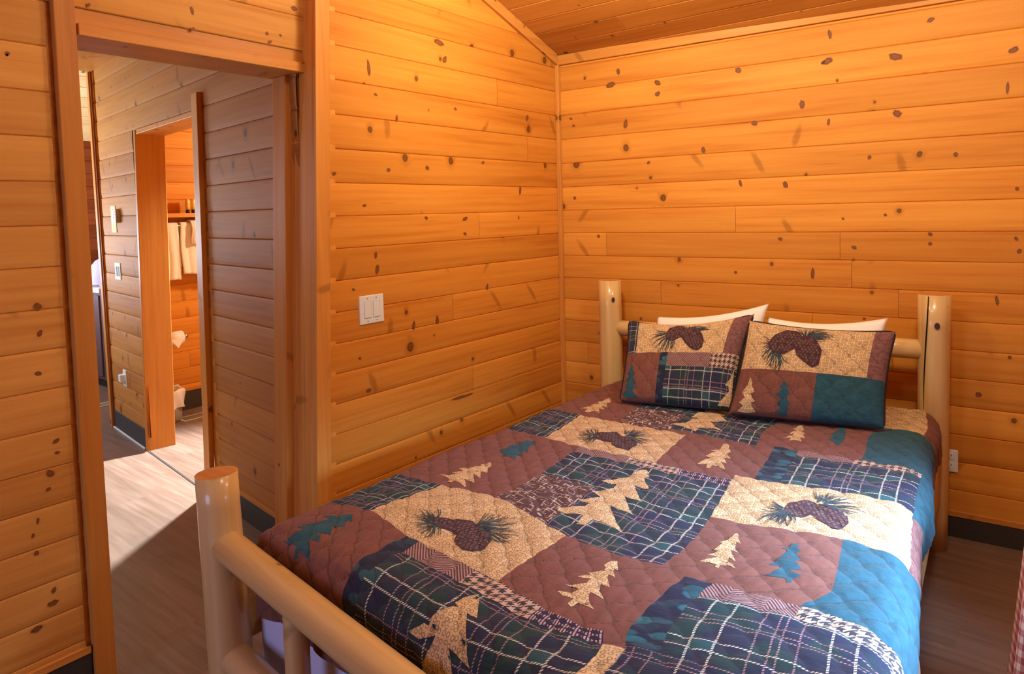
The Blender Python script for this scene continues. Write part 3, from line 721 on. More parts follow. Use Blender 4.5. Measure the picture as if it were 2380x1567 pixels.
# bedroom right wall with the window that lets the daylight in, and the wall behind the camera
def spR(z): return [(0.0, 1.1), (2.1, 5.0)] if 0.9 < z < 1.8 else [(0.0, 5.0)]
w = planks('wall_right', (2.95, 0.2, 0), (0, -1, 0), (-1, 0, 0), spR, LV, PINE); clip(w, [((0, 0, EAVE), (0, SLOPE, 1)), ((0, -2.62, EAVE + SLOPE * 2.62), (0, -SLOPE, 1))]); struct(w)
o = MB().box((2.93, -1.97, 0.86), (2.99, -0.83, 0.91), grain=1).build('window_1', PINE_TRIM, bevel=0.003); struct(o)
for nm, lo, hi in (('frame', (2.94, -1.95, 1.80), (2.98, -0.85, 1.86)), ('frame', (2.94, -1.95, 0.91), (2.98, -1.89, 1.80)), ('frame', (2.94, -0.91, 0.91), (2.98, -0.85, 1.80))):
    MB().box(lo, hi, grain=1).build(nm, PINE_TRIM, o)
w = planks('wall_front', (3.0, -4.9, 0), (-1, 0, 0), (0, 1, 0), lambda z: [(0.0, 3.1)], LV, PINE); struct(w)

# baseboards
def base(name, p, u, n, L, h=0.092, strip=True, z0=0.0, zs=None):
    p = Vector(p); u = Vector(u); n = Vector(n)
    def prism(name, d0, d1, za, zb, mat, parent=None):
        b = [p + n * d0, p + u * L + n * d0, p + u * L + n * d1, p + n * d1]
        return MB().box(None, None, 0, 0 if abs(u.x) > 0.5 else 1, None, [(q.x, q.y, za) for q in b], [(q.x, q.y, zb) for q in b]).build(name, mat, parent, bevel=0.002)
    o = prism(name, -0.008, 0.007, 0.0, h, BASE_VINYL); struct(o)
    if strip: prism('wood_strip', -0.008, 0.010, h, h + 0.024, PINE_TRIM, o)
    return o
base('baseboard_back', onB(0.0), BU, BN, 2.95)
base('baseboard_left', (0, 0, 0), (0, -1, 0), (1, 0, 0), 1.69)
base('baseboard_doorway', (-0.07, -2.55, 0), (0, -1, 0), (1, 0, 0), 2.3, h=0.122)

# hall wall with the bathroom door
DA = 0.12604
DU = Vector((math.cos(DA), -math.sin(DA), 0)); DN = Vector((-math.sin(DA), -math.cos(DA), 0)); DO = Vector((math.sin(DA), math.cos(DA), 0)) * -1.68809
def sx(x): return (x - DO.x) / DU.x                     # distance along the wall of a given x
def onD(x, d=0.0, z=0.0): return DO + DU * sx(x) + DN * d + Vector((0, 0, z))
def spD(z):
    if z > 2.02: return [(sx(-3.03), sx(-0.10))]
    return [(sx(-3.03), sx(-2.21)), (sx(-1.12), sx(-0.10))]
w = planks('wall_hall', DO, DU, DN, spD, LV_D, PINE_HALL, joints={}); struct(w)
def dbox(name, x0, x1, d0, d1, z0, z1, xt0=None, xt1=None, mat=None, grain=2, parent=None):
    xt0 = x0 if xt0 is None else xt0; xt1 = x1 if xt1 is None else xt1
    b = [onD(x0, d1, z0), onD(x1, d1, z0), onD(x1, d0, z0), onD(x0, d0, z0)]; t = [onD(xt0, d1, z1), onD(xt1, d1, z1), onD(xt1, d0, z1), onD(xt0, d0, z1)]
    return trim(name, bottom=[tuple(q) for q in b], top=[tuple(q) for q in t], mat=mat, grain=grain, parent=parent)
dbox('trim_11', -2.268, -2.236, -0.16, 0.012, 0.0, 2.02, -2.150, -2.118)                         # bathroom door jamb, far side
dbox('trim_12', -1.245, -1.165, 0.0, 0.026, 0.0, 2.10, -1.145, -1.070)                            # casing, near side
dbox('trim_13', -2.16, -1.09, -0.16, 0.006, 1.995, 2.022, grain=0)                                # head of the bathroom door
dbox('trim_14', -1.16, -1.08, -0.16, 0.0, 0.0, 2.0)                                               # jamb, near side
dbox('trim_15', -3.035, -2.985, -0.10, 0.02, 0.0, 2.9, -3.115, -3.065)                            # corner board at the end of the hall wall
dbox('trim_16', -2.985, -2.965, -0.05, 0.012, 0.0, 2.9, -3.065, -3.045, mat=PINE_DARK)
o = base('baseboard_hall', onD(-2.975), DU, DN, sx(-2.27) - sx(-2.975), h=0.13, strip=False)
o = base('baseboard_hall_near', onD(-1.10), DU, DN, 0.75, h=0.115, strip=True); o.name = 'baseboard_near_door'
dbox('trim_17', -2.24, -1.17, 0.0, 0.012, 0.0005, 0.004, mat=BASE_VINYL, grain=0)                 # seam strip under the bathroom door
dbox('trim_18', -2.975, -2.28, 0.007, 0.016, 0.0, 0.012, mat=WHITE_PLASTIC, grain=0)              # pale caulk line along the baseboard

# bathroom shell
w = planks('wall_bathroom', (-2.98, -1.33, 0), (0, 1, 0), (1, 0, 0), lambda z: [(0.0, 2.33)], [z + 0.055 for z in LV], PINE, mean=1.8); struct(w)
base('baseboard_bathroom', (-2.98, -1.31, 0), (0, 1, 0), (1, 0, 0), 2.2, h=0.145)
o = MB().box((-3.02, 0.98, 0), (-0.25, 1.02, 3.0), grain=0).build('wall_bathroom_end', PINE); struct(o)
o = MB().box((-0.29, -1.58, 0), (-0.25, 1.0, 3.0), grain=1).build('wall_bathroom_side', PINE); struct(o)
o = MB().box((-3.05, -1.62, 2.52), (-0.25, 1.02, 2.56), grain=1).build('ceiling_bathroom', PINE_CEIL); struct(o)

# far room beyond the hall
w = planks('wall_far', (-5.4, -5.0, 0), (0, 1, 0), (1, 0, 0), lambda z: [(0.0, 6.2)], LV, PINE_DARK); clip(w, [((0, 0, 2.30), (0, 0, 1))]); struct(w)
o = MB().box((-5.4, 0.98, 0), (-3.0, 1.02, 3.2), grain=0).build('wall_far_end', PINE); struct(o)
o = MB().box((-5.4, -4.96, 0), (-0.27, -4.9, 3.2), grain=0).build('wall_living', PINE); struct(o)
mb = MB()
for k in range(14):
    x0, x1 = -5.42 + 0.18 * k, -5.42 + 0.18 * (k + 1); zf = lambda x: 2.28 + 0.33 * (x + 5.42)
    rnd = tuple(random.random() for _ in range(3))
    for xa, xb, ea, eb in ((x0, x0 + 0.006, 0.008, 0), (x0 + 0.006, x1 - 0.006, 0, 0), (x1 - 0.006, x1, 0, 0.008)):
        mb.face([(xa, -5, zf(xa) + ea), (xb, -5, zf(xb) + eb), (xb, 1.2, zf(xb) + eb), (xa, 1.2, zf(xa) + ea)], [(-5, xa), (-5, xb), (1.2, xb), (1.2, xa)], 0, rnd)
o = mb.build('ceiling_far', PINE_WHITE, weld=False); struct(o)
o = MB().box((-2.95, -5.0, 3.05), (-0.08, 1.1, 3.1), grain=1).build('ceiling_hall', PINE_CEIL); struct(o)
# ------------------------------------------------------------------ log bed
bed = thing('log_bed', 'peeled log bed frame with round posts standing along the pine walls', 'bed', (1.15, -1.2, 0))
def P_(o): return bed
HLx, HLy = 0.395, -0.105; HRx, HRy = 1.893, -0.018
FLx, FLy = 0.402, -2.352
def bedlog(name, a, b, r0, r1=None, **k):
    o = log(name, Vector(a) - bed.location, Vector(b) - bed.location, r0, r1, bed, **k)
    return o
bedlog('headboard_post', (HLx, HLy, 0), (HLx - 0.005, HLy, 1.085), 0.064, 0.060)
pR = bedlog('headboard_post', (HRx, HRy, 0), (HRx - 0.004, HRy, 1.080), 0.056, 0.060)
bedlog('footboard_post', (FLx + 0.022, FLy, 0), (FLx - 0.012, FLy - 0.002, 0.735), 0.062, 0.058)
bedlog('footboard_post', (1.93, -2.49, 0), (1.93, -2.49, 0.70), 0.061, 0.058)
bedlog('headboard_rail', (HLx, HLy + 0.01, 0.825), (HRx, HRy, 0.843), 0.042, 0.042)
bedlog('headboard_rail', (HLx, HLy + 0.01, 0.36), (HRx, HRy, 0.36), 0.042, 0.042)
bedlog('footboard_rail', (FLx, FLy - 0.002, 0.535), (1.93, -2.49, 0.468), 0.044, 0.044, cap=False)
bedlog('footboard_rail', (FLx, FLy, 0.205), (1.93, -2.49, 0.18), 0.044, 0.044, cap=False)
for t in (0.268, 0.51, 0.755):
    x = FLx + (1.93 - FLx) * t; y = FLy + (-2.49 - FLy) * t
    bedlog('footboard_spindle', (x, y, 0.20 - 0.02 * t), (x, y, 0.53 - 0.06 * t), 0.031)
for t in (0.25, 0.5, 0.75):
    x = HLx + (HRx - HLx) * t; y = HLy + (HRy - HLy) * t
    bedlog('headboard_spindle', (x, y, 0.36), (x, y, 0.835), 0.030)
def side_rail(x0, y0, x1, y1, z0, z1, th):
    L = bed.location
    n = Vector((y1 - y0, -(x1 - x0), 0)).normalized() * th / 2
    q = [Vector((x0, y0, 0)) - n, Vector((x0, y0, 0)) + n, Vector((x1, y1, 0)) + n, Vector((x1, y1, 0)) - n]
    MB().box(None, None, 0, 1, None, [(p.x - L.x, p.y - L.y, z0) for p in q], [(p.x - L.x, p.y - L.y, z1) for p in q]).build('side_rail', LOG, bed, bevel=0.006)
side_rail(HRx + 0.008, HRy - 0.05, 2.035, -2.44, 0.22, 0.405, 0.04)
side_rail(HLx + 0.005, HLy - 0.05, FLx + 0.005, FLy + 0.05, 0.22, 0.405, 0.04)
# long drying crack in the right headboard post
mb = MB(); L = bed.location
ang = math.radians(-108)
zs = np.linspace(0.60, 1.076, 26); prev = None
for i, z in enumerate(zs):
    a = ang + 0.10 * math.sin(z * 7.0) + (1.076 - z) * -0.22
    w_ = 0.035 * math.sin(math.pi * min(1, max(0.02, (z - 0.58) / 0.6))) + 0.012
    R_ = 0.0572 + 0.004 * (z / 1.08) + 0.0008
    cur = [Vector((HRx - 0.004 * z / 1.08 + R_ * math.cos(a + s * w_), HRy + R_ * math.sin(a + s * w_), z)) - L for s in (-1, 1)]
    if prev: mb.face([prev[0], prev[1], cur[1], cur[0]])
    prev = cur
mb.build('drying_crack', DARK_HOLE, pR, weld=False)
# dark round knots on the logs
def knot(parent, c, n, rx, rz):
    n = Vector(n).normalized(); s_ = n.cross(Vector((0, 0, 1))).normalized(); u_ = s_.cross(n)
    mb = MB(); c = Vector(c) - bed.location
    mb.face([c + n * 0.0012 + s_ * rx * math.cos(t) + u_ * rz * math.sin(t) for t in np.linspace(0, 2 * math.pi, 15)[:-1]], None, 0)
    mb.build('knot', KNOT, parent, weld=False)
KNOT = flat('dark_knot', (0.05, 0.022, 0.012), 0.5, var=0.3)
knot(pR, (HRx + 0.0605 * math.cos(-1.33), HRy + 0.0605 * math.sin(-1.33), 0.955), (math.cos(-1.33), math.sin(-1.33), 0), 0.010, 0.014)
posts = [o for o in bed.children if o.name.startswith('headboard_post')]
knot([o for o in posts if o is not pR][0], (HLx + 0.0625 * math.cos(-0.85), HLy + 0.0625 * math.sin(-0.85), 0.985), (math.cos(-0.85), math.sin(-0.85), 0), 0.009, 0.013)

# box spring under a white cover, mattress
ZQ = 0.585
def pad(name, x0, x1, y0, y1, y2, z0, z1, mat, label, cat, skewr=0.0):
    """soft slab; the foot edge runs from y1 (left) to y2 (right)"""
    mb = MB().box(None, None, 0, 1, None, [(x0, y1, z0), (x1 + skewr, y2, z0), (x1, y0, z0), (x0, y0, z0)], [(x0, y1, z1), (x1 + skewr, y2, z1), (x1, y0, z1), (x0, y0, z1)])
    o = mb.build(name, mat, loc=(x0, y1, z0)); m = o.modifiers.new('bevel', 'BEVEL'); m.width = 0.03; m.segments = 4
    return tag(o, label, cat)
pad('box_spring', 0.432, 1.86, -0.17, -2.272, -2.372, 0.10, 0.33, SHEET, 'white covered box spring seen under the quilt at the foot of the log bed', 'box spring', 0.13)
pad('mattress', 0.52, 1.86, -0.17, -2.245, -2.345, 0.332, 0.565, MATTRESS, 'mattress lying under the patchwork quilt on the log bed', 'mattress', 0.13)

# ------------------------------------------------------------------ patchwork quilt
cU = dict(cL=0.515, c1=0.73, c2=0.925, c3=1.235, c4=1.51, c5=1.575, c6=1.82, c7=2.0)
r0, r1, r2, r3 = 0.90, 1.225, 1.81, 2.10
q0, q1, q2, q3, q4 = 0.41, 0.83, 1.17, 1.49, 1.85
c1, c2, c3, c4, c5, c6, c7 = (cU[k] for k in ('c1', 'c2', 'c3', 'c4', 'c5', 'c6', 'c7'))
IDEAL = dict(cone1_L=(c1, r1), cone1_T=(c1, r0), cone1_R=(c3, r0), cone1_B=(c3, r1), plaid1_T=(c2, r1), plaid1_Lb=(c2, r2), plaid1_R=(c4, r1), plaid1_B=(c4, r2),
    cone2_L=(c1, r3), cone2_T=(c1, r2), cone2_R=(c3, r2), cone2_B=(c3, r3), plaid2_T=(c2, r3), plaid2_R=(c4 + 0.03, r3), leaf_T=(c5, q4), leaf_B=(c5, 2.16),
    plaidR_T=(c5, q1), plaidR_B=(c5, q2), cone3_BL=(c4, q3), cone3_TR=(c7, q2), cone3_BR=(c7, q3), blue_T=(c6, q3), blue_B=(c6, 1.66), blue_B2=(c6, 1.74),
    teal_T=(c6, 0.48), teal_B=(c6, 0.73), scrib0_TL=(c2, 0.66), scrib0_L=(c2, r0), pl0_R=(c4, 0.65), pl0_BR=(c4, 0.83), stripe_L=(1.62, q4), stripe_R=(1.86, q4), tanB=(c6 - 0.03, q0))
src = [IDEAL[k] for k in IDEAL]; dst = [(MEAS[k][0], -MEAS[k][1]) for k in IDEAL]
for v in (0.15, 0.45, 0.9, 1.3, 1.81, 2.05, 2.3): src.append((0.515, v)); dst.append((0.512, v))
for v, x in ((0.1, 1.905), (0.4, 1.935), (2.0, 2.075), (2.3, 2.105)): src.append((c7 + 0.02, v)); dst.append((x, v - 0.02))
for u in (0.6, 1.0, 1.4, 1.8): src.append((u, 0.12)); dst.append((0.512 + (u - 0.512) * 0.935, 0.12))
for u, v in ((0.7, 2.5), (1.1, 2.52), (1.6, 2.55), (2.0, 2.55)): src.append((u, v)); dst.append((u + 0.02, v + 0.02 + 0.05 * (u - 0.7)))
S = np.array(src); D_ = np.array(dst)
def tps(a, b):
    r = np.hypot(a[:, None, 0] - b[None, :, 0], a[:, None, 1] - b[None, :, 1]); return np.where(r > 1e-9, r * r * np.log(r + 1e-12), 0)
nS = len(S); Kt = tps(S, S) + 0.004 * np.eye(nS); Pm = np.c_[np.ones(nS), S]
A_ = np.block([[Kt, Pm], [Pm.T, np.zeros((3, 3))]])
WT = np.linalg.solve(A_, np.r_[D_, np.zeros((3, 2))])
def warp(uv):
    """pattern coordinates -> the cloth laid flat (x, distance from the headboard)"""
    uv = np.asarray(uv, float)
    q = np.c_[np.clip(uv[:, 0], 0.5, c7 + 0.04), np.clip(uv[:, 1], 0.1, 2.34)]
    return np.c_[tps(q, S), np.ones(len(q)), q] @ WT + (uv - q)

RF = 0.075                                            # how round the folds over the mattress edges are
def fold(t, r=RF):
    """distance past an edge -> (sideways, down)"""
    a = np.clip(t / r, 0, math.pi / 2)
    return np.where(t > 0, r * np.sin(a), t), np.where(t > 0, r * (1 - np.cos(a)) + np.maximum(t - r * math.pi / 2, 0), 0)
def stitch(x, y):
    a = (x + y) / 0.092; b = (x - y) / 0.092
    return (np.abs(np.sin(np.pi * a + 0.13 * np.sin(2 * np.pi * b))) * np.abs(np.sin(np.pi * b + 0.13 * np.sin(2 * np.pi * a)))) ** 0.33
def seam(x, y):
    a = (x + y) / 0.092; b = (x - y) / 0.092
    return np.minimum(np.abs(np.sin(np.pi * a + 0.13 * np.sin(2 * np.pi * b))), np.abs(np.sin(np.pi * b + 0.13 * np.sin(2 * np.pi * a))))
STITCH = []
def drape(xy, off=0.0):
    """flat cloth -> lying on the bed and hanging over its sides; off lifts printed shapes clear of the cloth"""
    x, v = xy[:, 0], xy[:, 1]
    xr = 1.908 + 0.083 * np.clip(v, 0, 2.6) - RF + 0.008 * np.sin(v * 9)
    xl = np.full_like(x, 0.495 + RF) + 0.006 * np.sin(v * 7)
    vf = 2.300 + 0.075 * (x - 0.55) - RF
    a1, d1 = fold(x - xr); a2, d2 = fold(xl - x); a3, d3 = fold(v - vf)
    X = np.where(x > xr, xr + a1, np.where(x < xl, xl - a2, x)); V = np.where(v > vf, vf + a3, v)
    soft = 0.007 * np.sin(3.1 * x + 1.0) * np.sin(2.3 * v) + 0.004 * np.sin(9 * x + 4 * v) * np.sin(7 * v)
    drop = np.maximum(np.maximum(d1, d2), d3)
    Z = ZQ + 0.004 - drop + soft * (drop < 0.02)
    Z += -0.012 * np.clip((x - 1.2) / 0.6, 0, 1) * 0
    hang = np.clip((drop - RF) / 0.2, 0, 1)
    q = 0.0075 * stitch(x, v)
    nx = np.where(d1 > 0, np.sin(np.clip((x - xr) / RF, 0, math.pi / 2)), np.where(d2 > 0, -np.sin(np.clip((xl - x) / RF, 0, math.pi / 2)), 0))
    nv = np.where(d3 > 0, np.sin(np.clip((v - vf) / RF, 0, math.pi / 2)), 0)
    nz = np.sqrt(np.clip(1 - nx ** 2 - nv ** 2, 0.02, 1)); L = np.sqrt(nx ** 2 + nv ** 2 + nz ** 2)
    h = q + off
    X = X + h * nx / L + hang * 0.012 * np.sin(v * 16) * (d1 > 0) ; V = V + h * nv / L + hang * 0.010 * np.sin(x * 17) * (d3 > 0); Z = Z + h * nz / L
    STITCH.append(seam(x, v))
    return np.c_[X, -V, Z]

def cuts(lo, hi, seams, step):
    s = [lo] + sorted(q for q in set(seams) if lo < q < hi) + [hi]; out = []
    for a, b in zip(s[:-1], s[1:]):
        n = max(1, round((b - a) / step)); out += [a + (b - a) * i / n for i in range(n)]
    return np.array(out + [hi])

E1, E2 = 0.055, 0.062
PATCHES = [  # (u0, u1, v0, v1, fabric): later ones lie over earlier ones
    (0, 3, -1, 4, 'brown'),
    (0.2, c1, r0, r1, 'plaid_small'), (0.2, c1, r2, r3, 'plaid_small'), (0.2, c1, 0.0, 0.32, 'plaid_small'),
    (c1, c3, r0, r1, 'tan'), (c1, c3, r2, r3, 'tan'), (c1, c3, 0.02, 0.32, 'tan'),
    (c2, c4, 0.32, r0 - 0.05, 'plaid'), (c2, 1.16, 0.66, r0, 'scribble'), (1.16, c4, r0 - 0.05, r0 - 0.0, 'brown'), (1.16, c4, 0.66, 0.86, 'plaid'), (1.16, c4, 0.86, r0, 'brown'),
    (c2, c4, r1, r2, 'plaid'), (c2, 1.135, r1, r1 + E1, 'herringbone'), (1.135, 1.33, r1, r1 + E1, 'houndstooth'), (1.33, c4, r1, r1 + E1, 'check'),
    (c2, 1.145, r1 + 0.30, r2, 'scribble'),
    (c2, c4 + 0.03, r3, 3, 'plaid'), (c2 + 0.05, 1.17, r3, r3 + E2, 'herringbone'), (1.17, 1.38, r3, r3 + E2, 'houndstooth'), (1.38, c4 + 0.03, r3, r3 + E2, 'check'), (c2, c2 + 0.05, r3, 3, 'leaf'),
    (c4 + 0.03, 1.9, 2.16, 3, 'tan'),
    (c5, c7, q1, q2, 'plaid'), (c5, c5 + 0.075, q1, q2, 'leaf'), (c5 + 0.075, 1.80, q1, q1 + 0.05, 'herringbone'), (1.80, c7, q1, q1 + 0.05, 'houndstooth'),
    (c4, c7, q2, q3, 'tan'), (c7, 3, q2 + 0.02, q3 + 0.12, 'mauve'),
    (c6, c7 + 0.14, q3, q4, 'teal'),
    (c5, 2.06, q4, 2.9, 'plaid'), (c5, c5 + 0.06, q4, 2.15, 'leaf'), (c5 + 0.06, 1.83, q4, q4 + 0.06, 'herringbone'), (1.83, 2.06, q4, q4 + 0.06, 'houndstooth'), (2.06, 3, q4 - 0.1, 2.9, 'teal'),
    (c6, c7 + 0.10, q0, q1, 'teal'), (c7, 3, q1 - 0.1, q2 + 0.02, 'teal'), (c4 + 0.1, c7 - 0.02, 0.0, q0, 'tan'), (c7 - 0.02, 3, 0.0, q0, 'brown'),
]
us = cuts(0.30, c7 + 0.17, [p[0] for p in PATCHES] + [p[1] for p in PATCHES], 0.0065)
vs = cuts(0.075, 2.53, [p[2] for p in PATCHES] + [p[3] for p in PATCHES], 0.0065)
UU, VV = np.meshgrid(us, vs); uvf = np.c_[UU.ravel(), VV.ravel()]
flatxy = warp(uvf)
co = drape(flatxy)
nu, nv_ = len(us), len(vs)
ii = np.arange((nv_ - 1) * (nu - 1)); ri, ci = ii // (nu - 1), ii % (nu - 1)
quads = np.c_[ri * nu + ci, (ri + 1) * nu + ci, (ri + 1) * nu + ci + 1, ri * nu + ci + 1]
mu = (us[ci] + us[ci + 1]) / 2; mv = (vs[ri] + vs[ri + 1]) / 2
mat = np.zeros(len(quads), int)
for (a, b, c, d, k) in PATCHES:
    mat[(mu > a) & (mu < b) & (mv > c) & (mv < d)] = QI[k]
Q = dict(co=[co], uv=[uvf], faces=[quads.tolist()], mat=[mat.tolist()], n=len(co), st=STITCH)

def shape(poly, key, off, to3d, step, store, uvof=lambda p: p):
    """a printed shape: outline filled with a fine mesh that follows the cloth"""
    poly = [Vector(p) for p in poly]
    pts = []; n = len(poly)
    for i in range(n):
        a, b = poly[i], poly[(i + 1) % n]; m = max(1, int((b - a).length / step))
        pts += [a.lerp(b, k / m) for k in range(m)]
    nb = len(pts)
    xs = [p.x for p in poly]; ys = [p.y for p in poly]
    def inside(p):
        r = False; j = nb - 1
        for i in range(nb):
            if (pts[i].y > p.y) != (pts[j].y > p.y) and p.x < (pts[j].x - pts[i].x) * (p.y - pts[i].y) / (pts[j].y - pts[i].y) + pts[i].x: r = not r
            j = i
        return r
    x = min(xs) + step / 2
    inner = []
    while x < max(xs):
        y = min(ys) + step / 2
        while y < max(ys):
            q = Vector((x, y))
            if inside(q) and min((q - b).length for b in pts[:nb]) > step * 0.4: inner.append(q)
            y += step
        x += step
    v2, _, f2, _, _, _ = delaunay_2d_cdt(pts + inner, [], [list(range(nb))], 1, 1e-6)
    if not f2: return
    arr = np.array([[p.x, p.y] for p in v2])
    # triangles face up
    F = []
    for f in f2:
        a, b, c = (arr[k] for k in f[:3])
        F.append(list(f) if (b[0] - a[0]) * (c[1] - a[1]) - (b[1] - a[1]) * (c[0] - a[0]) > 0 else list(reversed(f)))
    store['faces'].append([[k + store['n'] for k in f] for f in F]); store['co'].append(to3d(arr, off)); store['uv'].append(uvof(arr))
    store['mat'].append([QI[key]] * len(F)); store['n'] += len(arr)

quilt3d = lambda arr, off: drape(np.c_[arr[:, 0], -arr[:, 1]], off)
for kind, key, st in (('teal', 'teal', 0.008), ('tan', 'tan', 0.008), ('big', 'tan', 0.009)):
    for poly in TREES[kind]: shape(poly, key, 0.0009, quilt3d, st, Q)

def needles(origin, ends, count, width, to3d, store, off=0.0022, seed=0):
    rr = random.Random(seed); o = Vector(origin); ends = [Vector(e) for e in ends]
    for i in range(count):
        t = (i + rr.random()) / count * (len(ends) - 1); k = min(int(t), len(ends) - 2)
        e = ends[k].lerp(ends[k + 1], t - k); d = e - o
        e = o + d * rr.uniform(0.78, 1.12); s = o + d * rr.uniform(0.05, 0.35)
        n = Vector((-d.y, d.x)).normalized(); bend = n * d.length * rr.uniform(-0.10, 0.10)
        N = 6; A = []; B = []
        for j in range(N):
            f = j / (N - 1); p = s.lerp(e, f) + bend * (1 - (2 * f - 1) ** 2) * 1.0
            w_ = width * (1 - 0.65 * f)
            A.append(p + n * w_); B.append(p - n * w_)
        arr = np.array([[p.x, p.y] for p in A + B])
        c = to3d(arr, off); F = []
        for j in range(N - 1): F.append([store['n'] + j, store['n'] + N + j, store['n'] + N + j + 1, store['n'] + j + 1])
        store['faces'].append(F); store['co'].append(c); store['uv'].append(arr); store['mat'].append([QI['needle']] * len(F)); store['n'] += len(arr)

def cone_scales(poly, to3d, store, sx_, sy_, off=0.0034, seed=1):
    rr = random.Random(seed); poly = [Vector(p) for p in poly]
    xs = [p.x for p in poly]; ys = [p.y for p in poly]
    def inside(p):
        r = False; j = len(poly) - 1
        for i in range(len(poly)):
            if (poly[i].y > p.y) != (poly[j].y > p.y) and p.x < (poly[j].x - poly[i].x) * (p.y - poly[i].y) / (poly[j].y - poly[i].y) + poly[i].x: r = not r
            j = i
        return r
    y = min(ys); row = 0
    while y < max(ys):
        x = min(xs) + (row % 2) * sx_ / 2
        while x < max(xs):
            c = Vector((x + rr.uniform(-.1, .1) * sx_, y + rr.uniform(-.1, .1) * sy_))
            q = [c + Vector((-sx_ * 0.40, 0)), c + Vector((0, -sy_ * 0.62)), c + Vector((sx_ * 0.40, 0)), c + Vector((0, sy_ * 0.62))]
            if all(inside(p) for p in q) and rr.random() < 0.92:
                arr = np.array([[p.x, p.y] for p in q]); F = [[store['n'] + k for k in range(4)]]
                store['faces'].append(F); store['co'].append(to3d(arr, off)); store['uv'].append(arr); store['mat'].append([QI['cone_scale']]); store['n'] += 4
            x += sx_
        y += sy_; row += 1

for i, poly in enumerate(CONES):
    for k in (0, 1):
        o_, e_ = FANS[2 * i + k]
        needles(o_, e_, 34, 0.0021, quilt3d, Q, seed=10 * i + k)
    shape(poly, 'cone', 0.0018, quilt3d, 0.009, Q)
    cone_scales(poly, quilt3d, Q, 0.014, 0.013, off=0.0026, seed=i)

def cloth_obj(name, st, parent=None, smooth=True, loc=None, thick=0.0):
    me = bpy.data.meshes.new(name)
    C = np.concatenate(st['co']); U = np.concatenate(st['uv']); F = sum(st['faces'], []); Mx = sum(st['mat'], [])
    if loc is not None: C = C - np.array(loc)
    me.from_pydata(C.tolist(), [], F)
    used = sorted(set(Mx)); rm = {k: i for i, k in enumerate(used)}
    for k in used: me.materials.append(QM[QN[k]])
    me.polygons.foreach_set('material_index', [rm[k] for k in Mx])
    me.polygons.foreach_set('use_smooth', [smooth] * len(F))
    ul = me.uv_layers.new(name='UVMap')
    li = np.empty(len(me.loops), 'i'); me.loops.foreach_get('vertex_index', li)
    ul.data.foreach_set('uv', U[li].astype('f').ravel()); me.update()
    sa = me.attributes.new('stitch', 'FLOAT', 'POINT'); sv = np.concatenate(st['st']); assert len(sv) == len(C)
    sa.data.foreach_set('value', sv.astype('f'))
    o = bpy.data.objects.new(name, me)
    if loc is not None: o.location = loc
    return link(o, parent)
o = cloth_obj('patchwork_quilt', Q, loc=(1.2, -1.2, ZQ))
tag(o, 'patchwork quilt with pine trees, pine cones and plaid squares spread over the log bed', 'quilt')
# ------------------------------------------------------------------ pillows
def pillow_grid(c, thick, n=44, m=34, sag=(0.03, 0.02, 0.02, 0.02), pinch=0.9, lump=0.0, seed=0):
    """corners c = (bottom-left, bottom-right, top-right, top-left); returns front(s, t, off) in world space"""
    BL, BR, TR, TL = (Vector(p) for p in c)
    nrm = ((BR - BL).cross(TL - BL)).normalized()
    rr = random.Random(seed); ph = [rr.uniform(0, 6.28) for _ in range(6)]
    def f(st, off=0.0, side=1):
        s, t = st[:, 0], st[:, 1]
        S4 = np.array([BL, BR, TR, TL])
        w = np.c_[(1 - s) * (1 - t), s * (1 - t), s * t, (1 - s) * t]
        P = w @ S4
        eu = np.array((BR - BL).normalized()); ev = np.array((TL - BL).normalized()); nn = np.array(nrm)
        bs = 4 * s * (1 - s); bt = 4 * t * (1 - t)
        # edges bow inwards between the corners
        P = P - np.outer(bs * t ** 2 * sag[0], ev) + np.outer(bs * (1 - t) ** 2 * sag[1], ev) + np.outer(bt * (1 - s) ** 2 * sag[2], eu) - np.outer(bt * s ** 2 * sag[3], eu)
        h = thick * np.clip(bs, 0, 1) ** 0.42 * np.clip(bt, 0, 1) ** 0.42
        h = h + lump * np.sqrt(np.clip(bs * bt, 0, 1)) * (np.sin(7 * s + ph[0]) * np.sin(5 * t + ph[1]) + 0.6 * np.sin(13 * s + 4 * t + ph[2]))
        return P + np.outer(side * (h + off), nn)
    return f, nrm

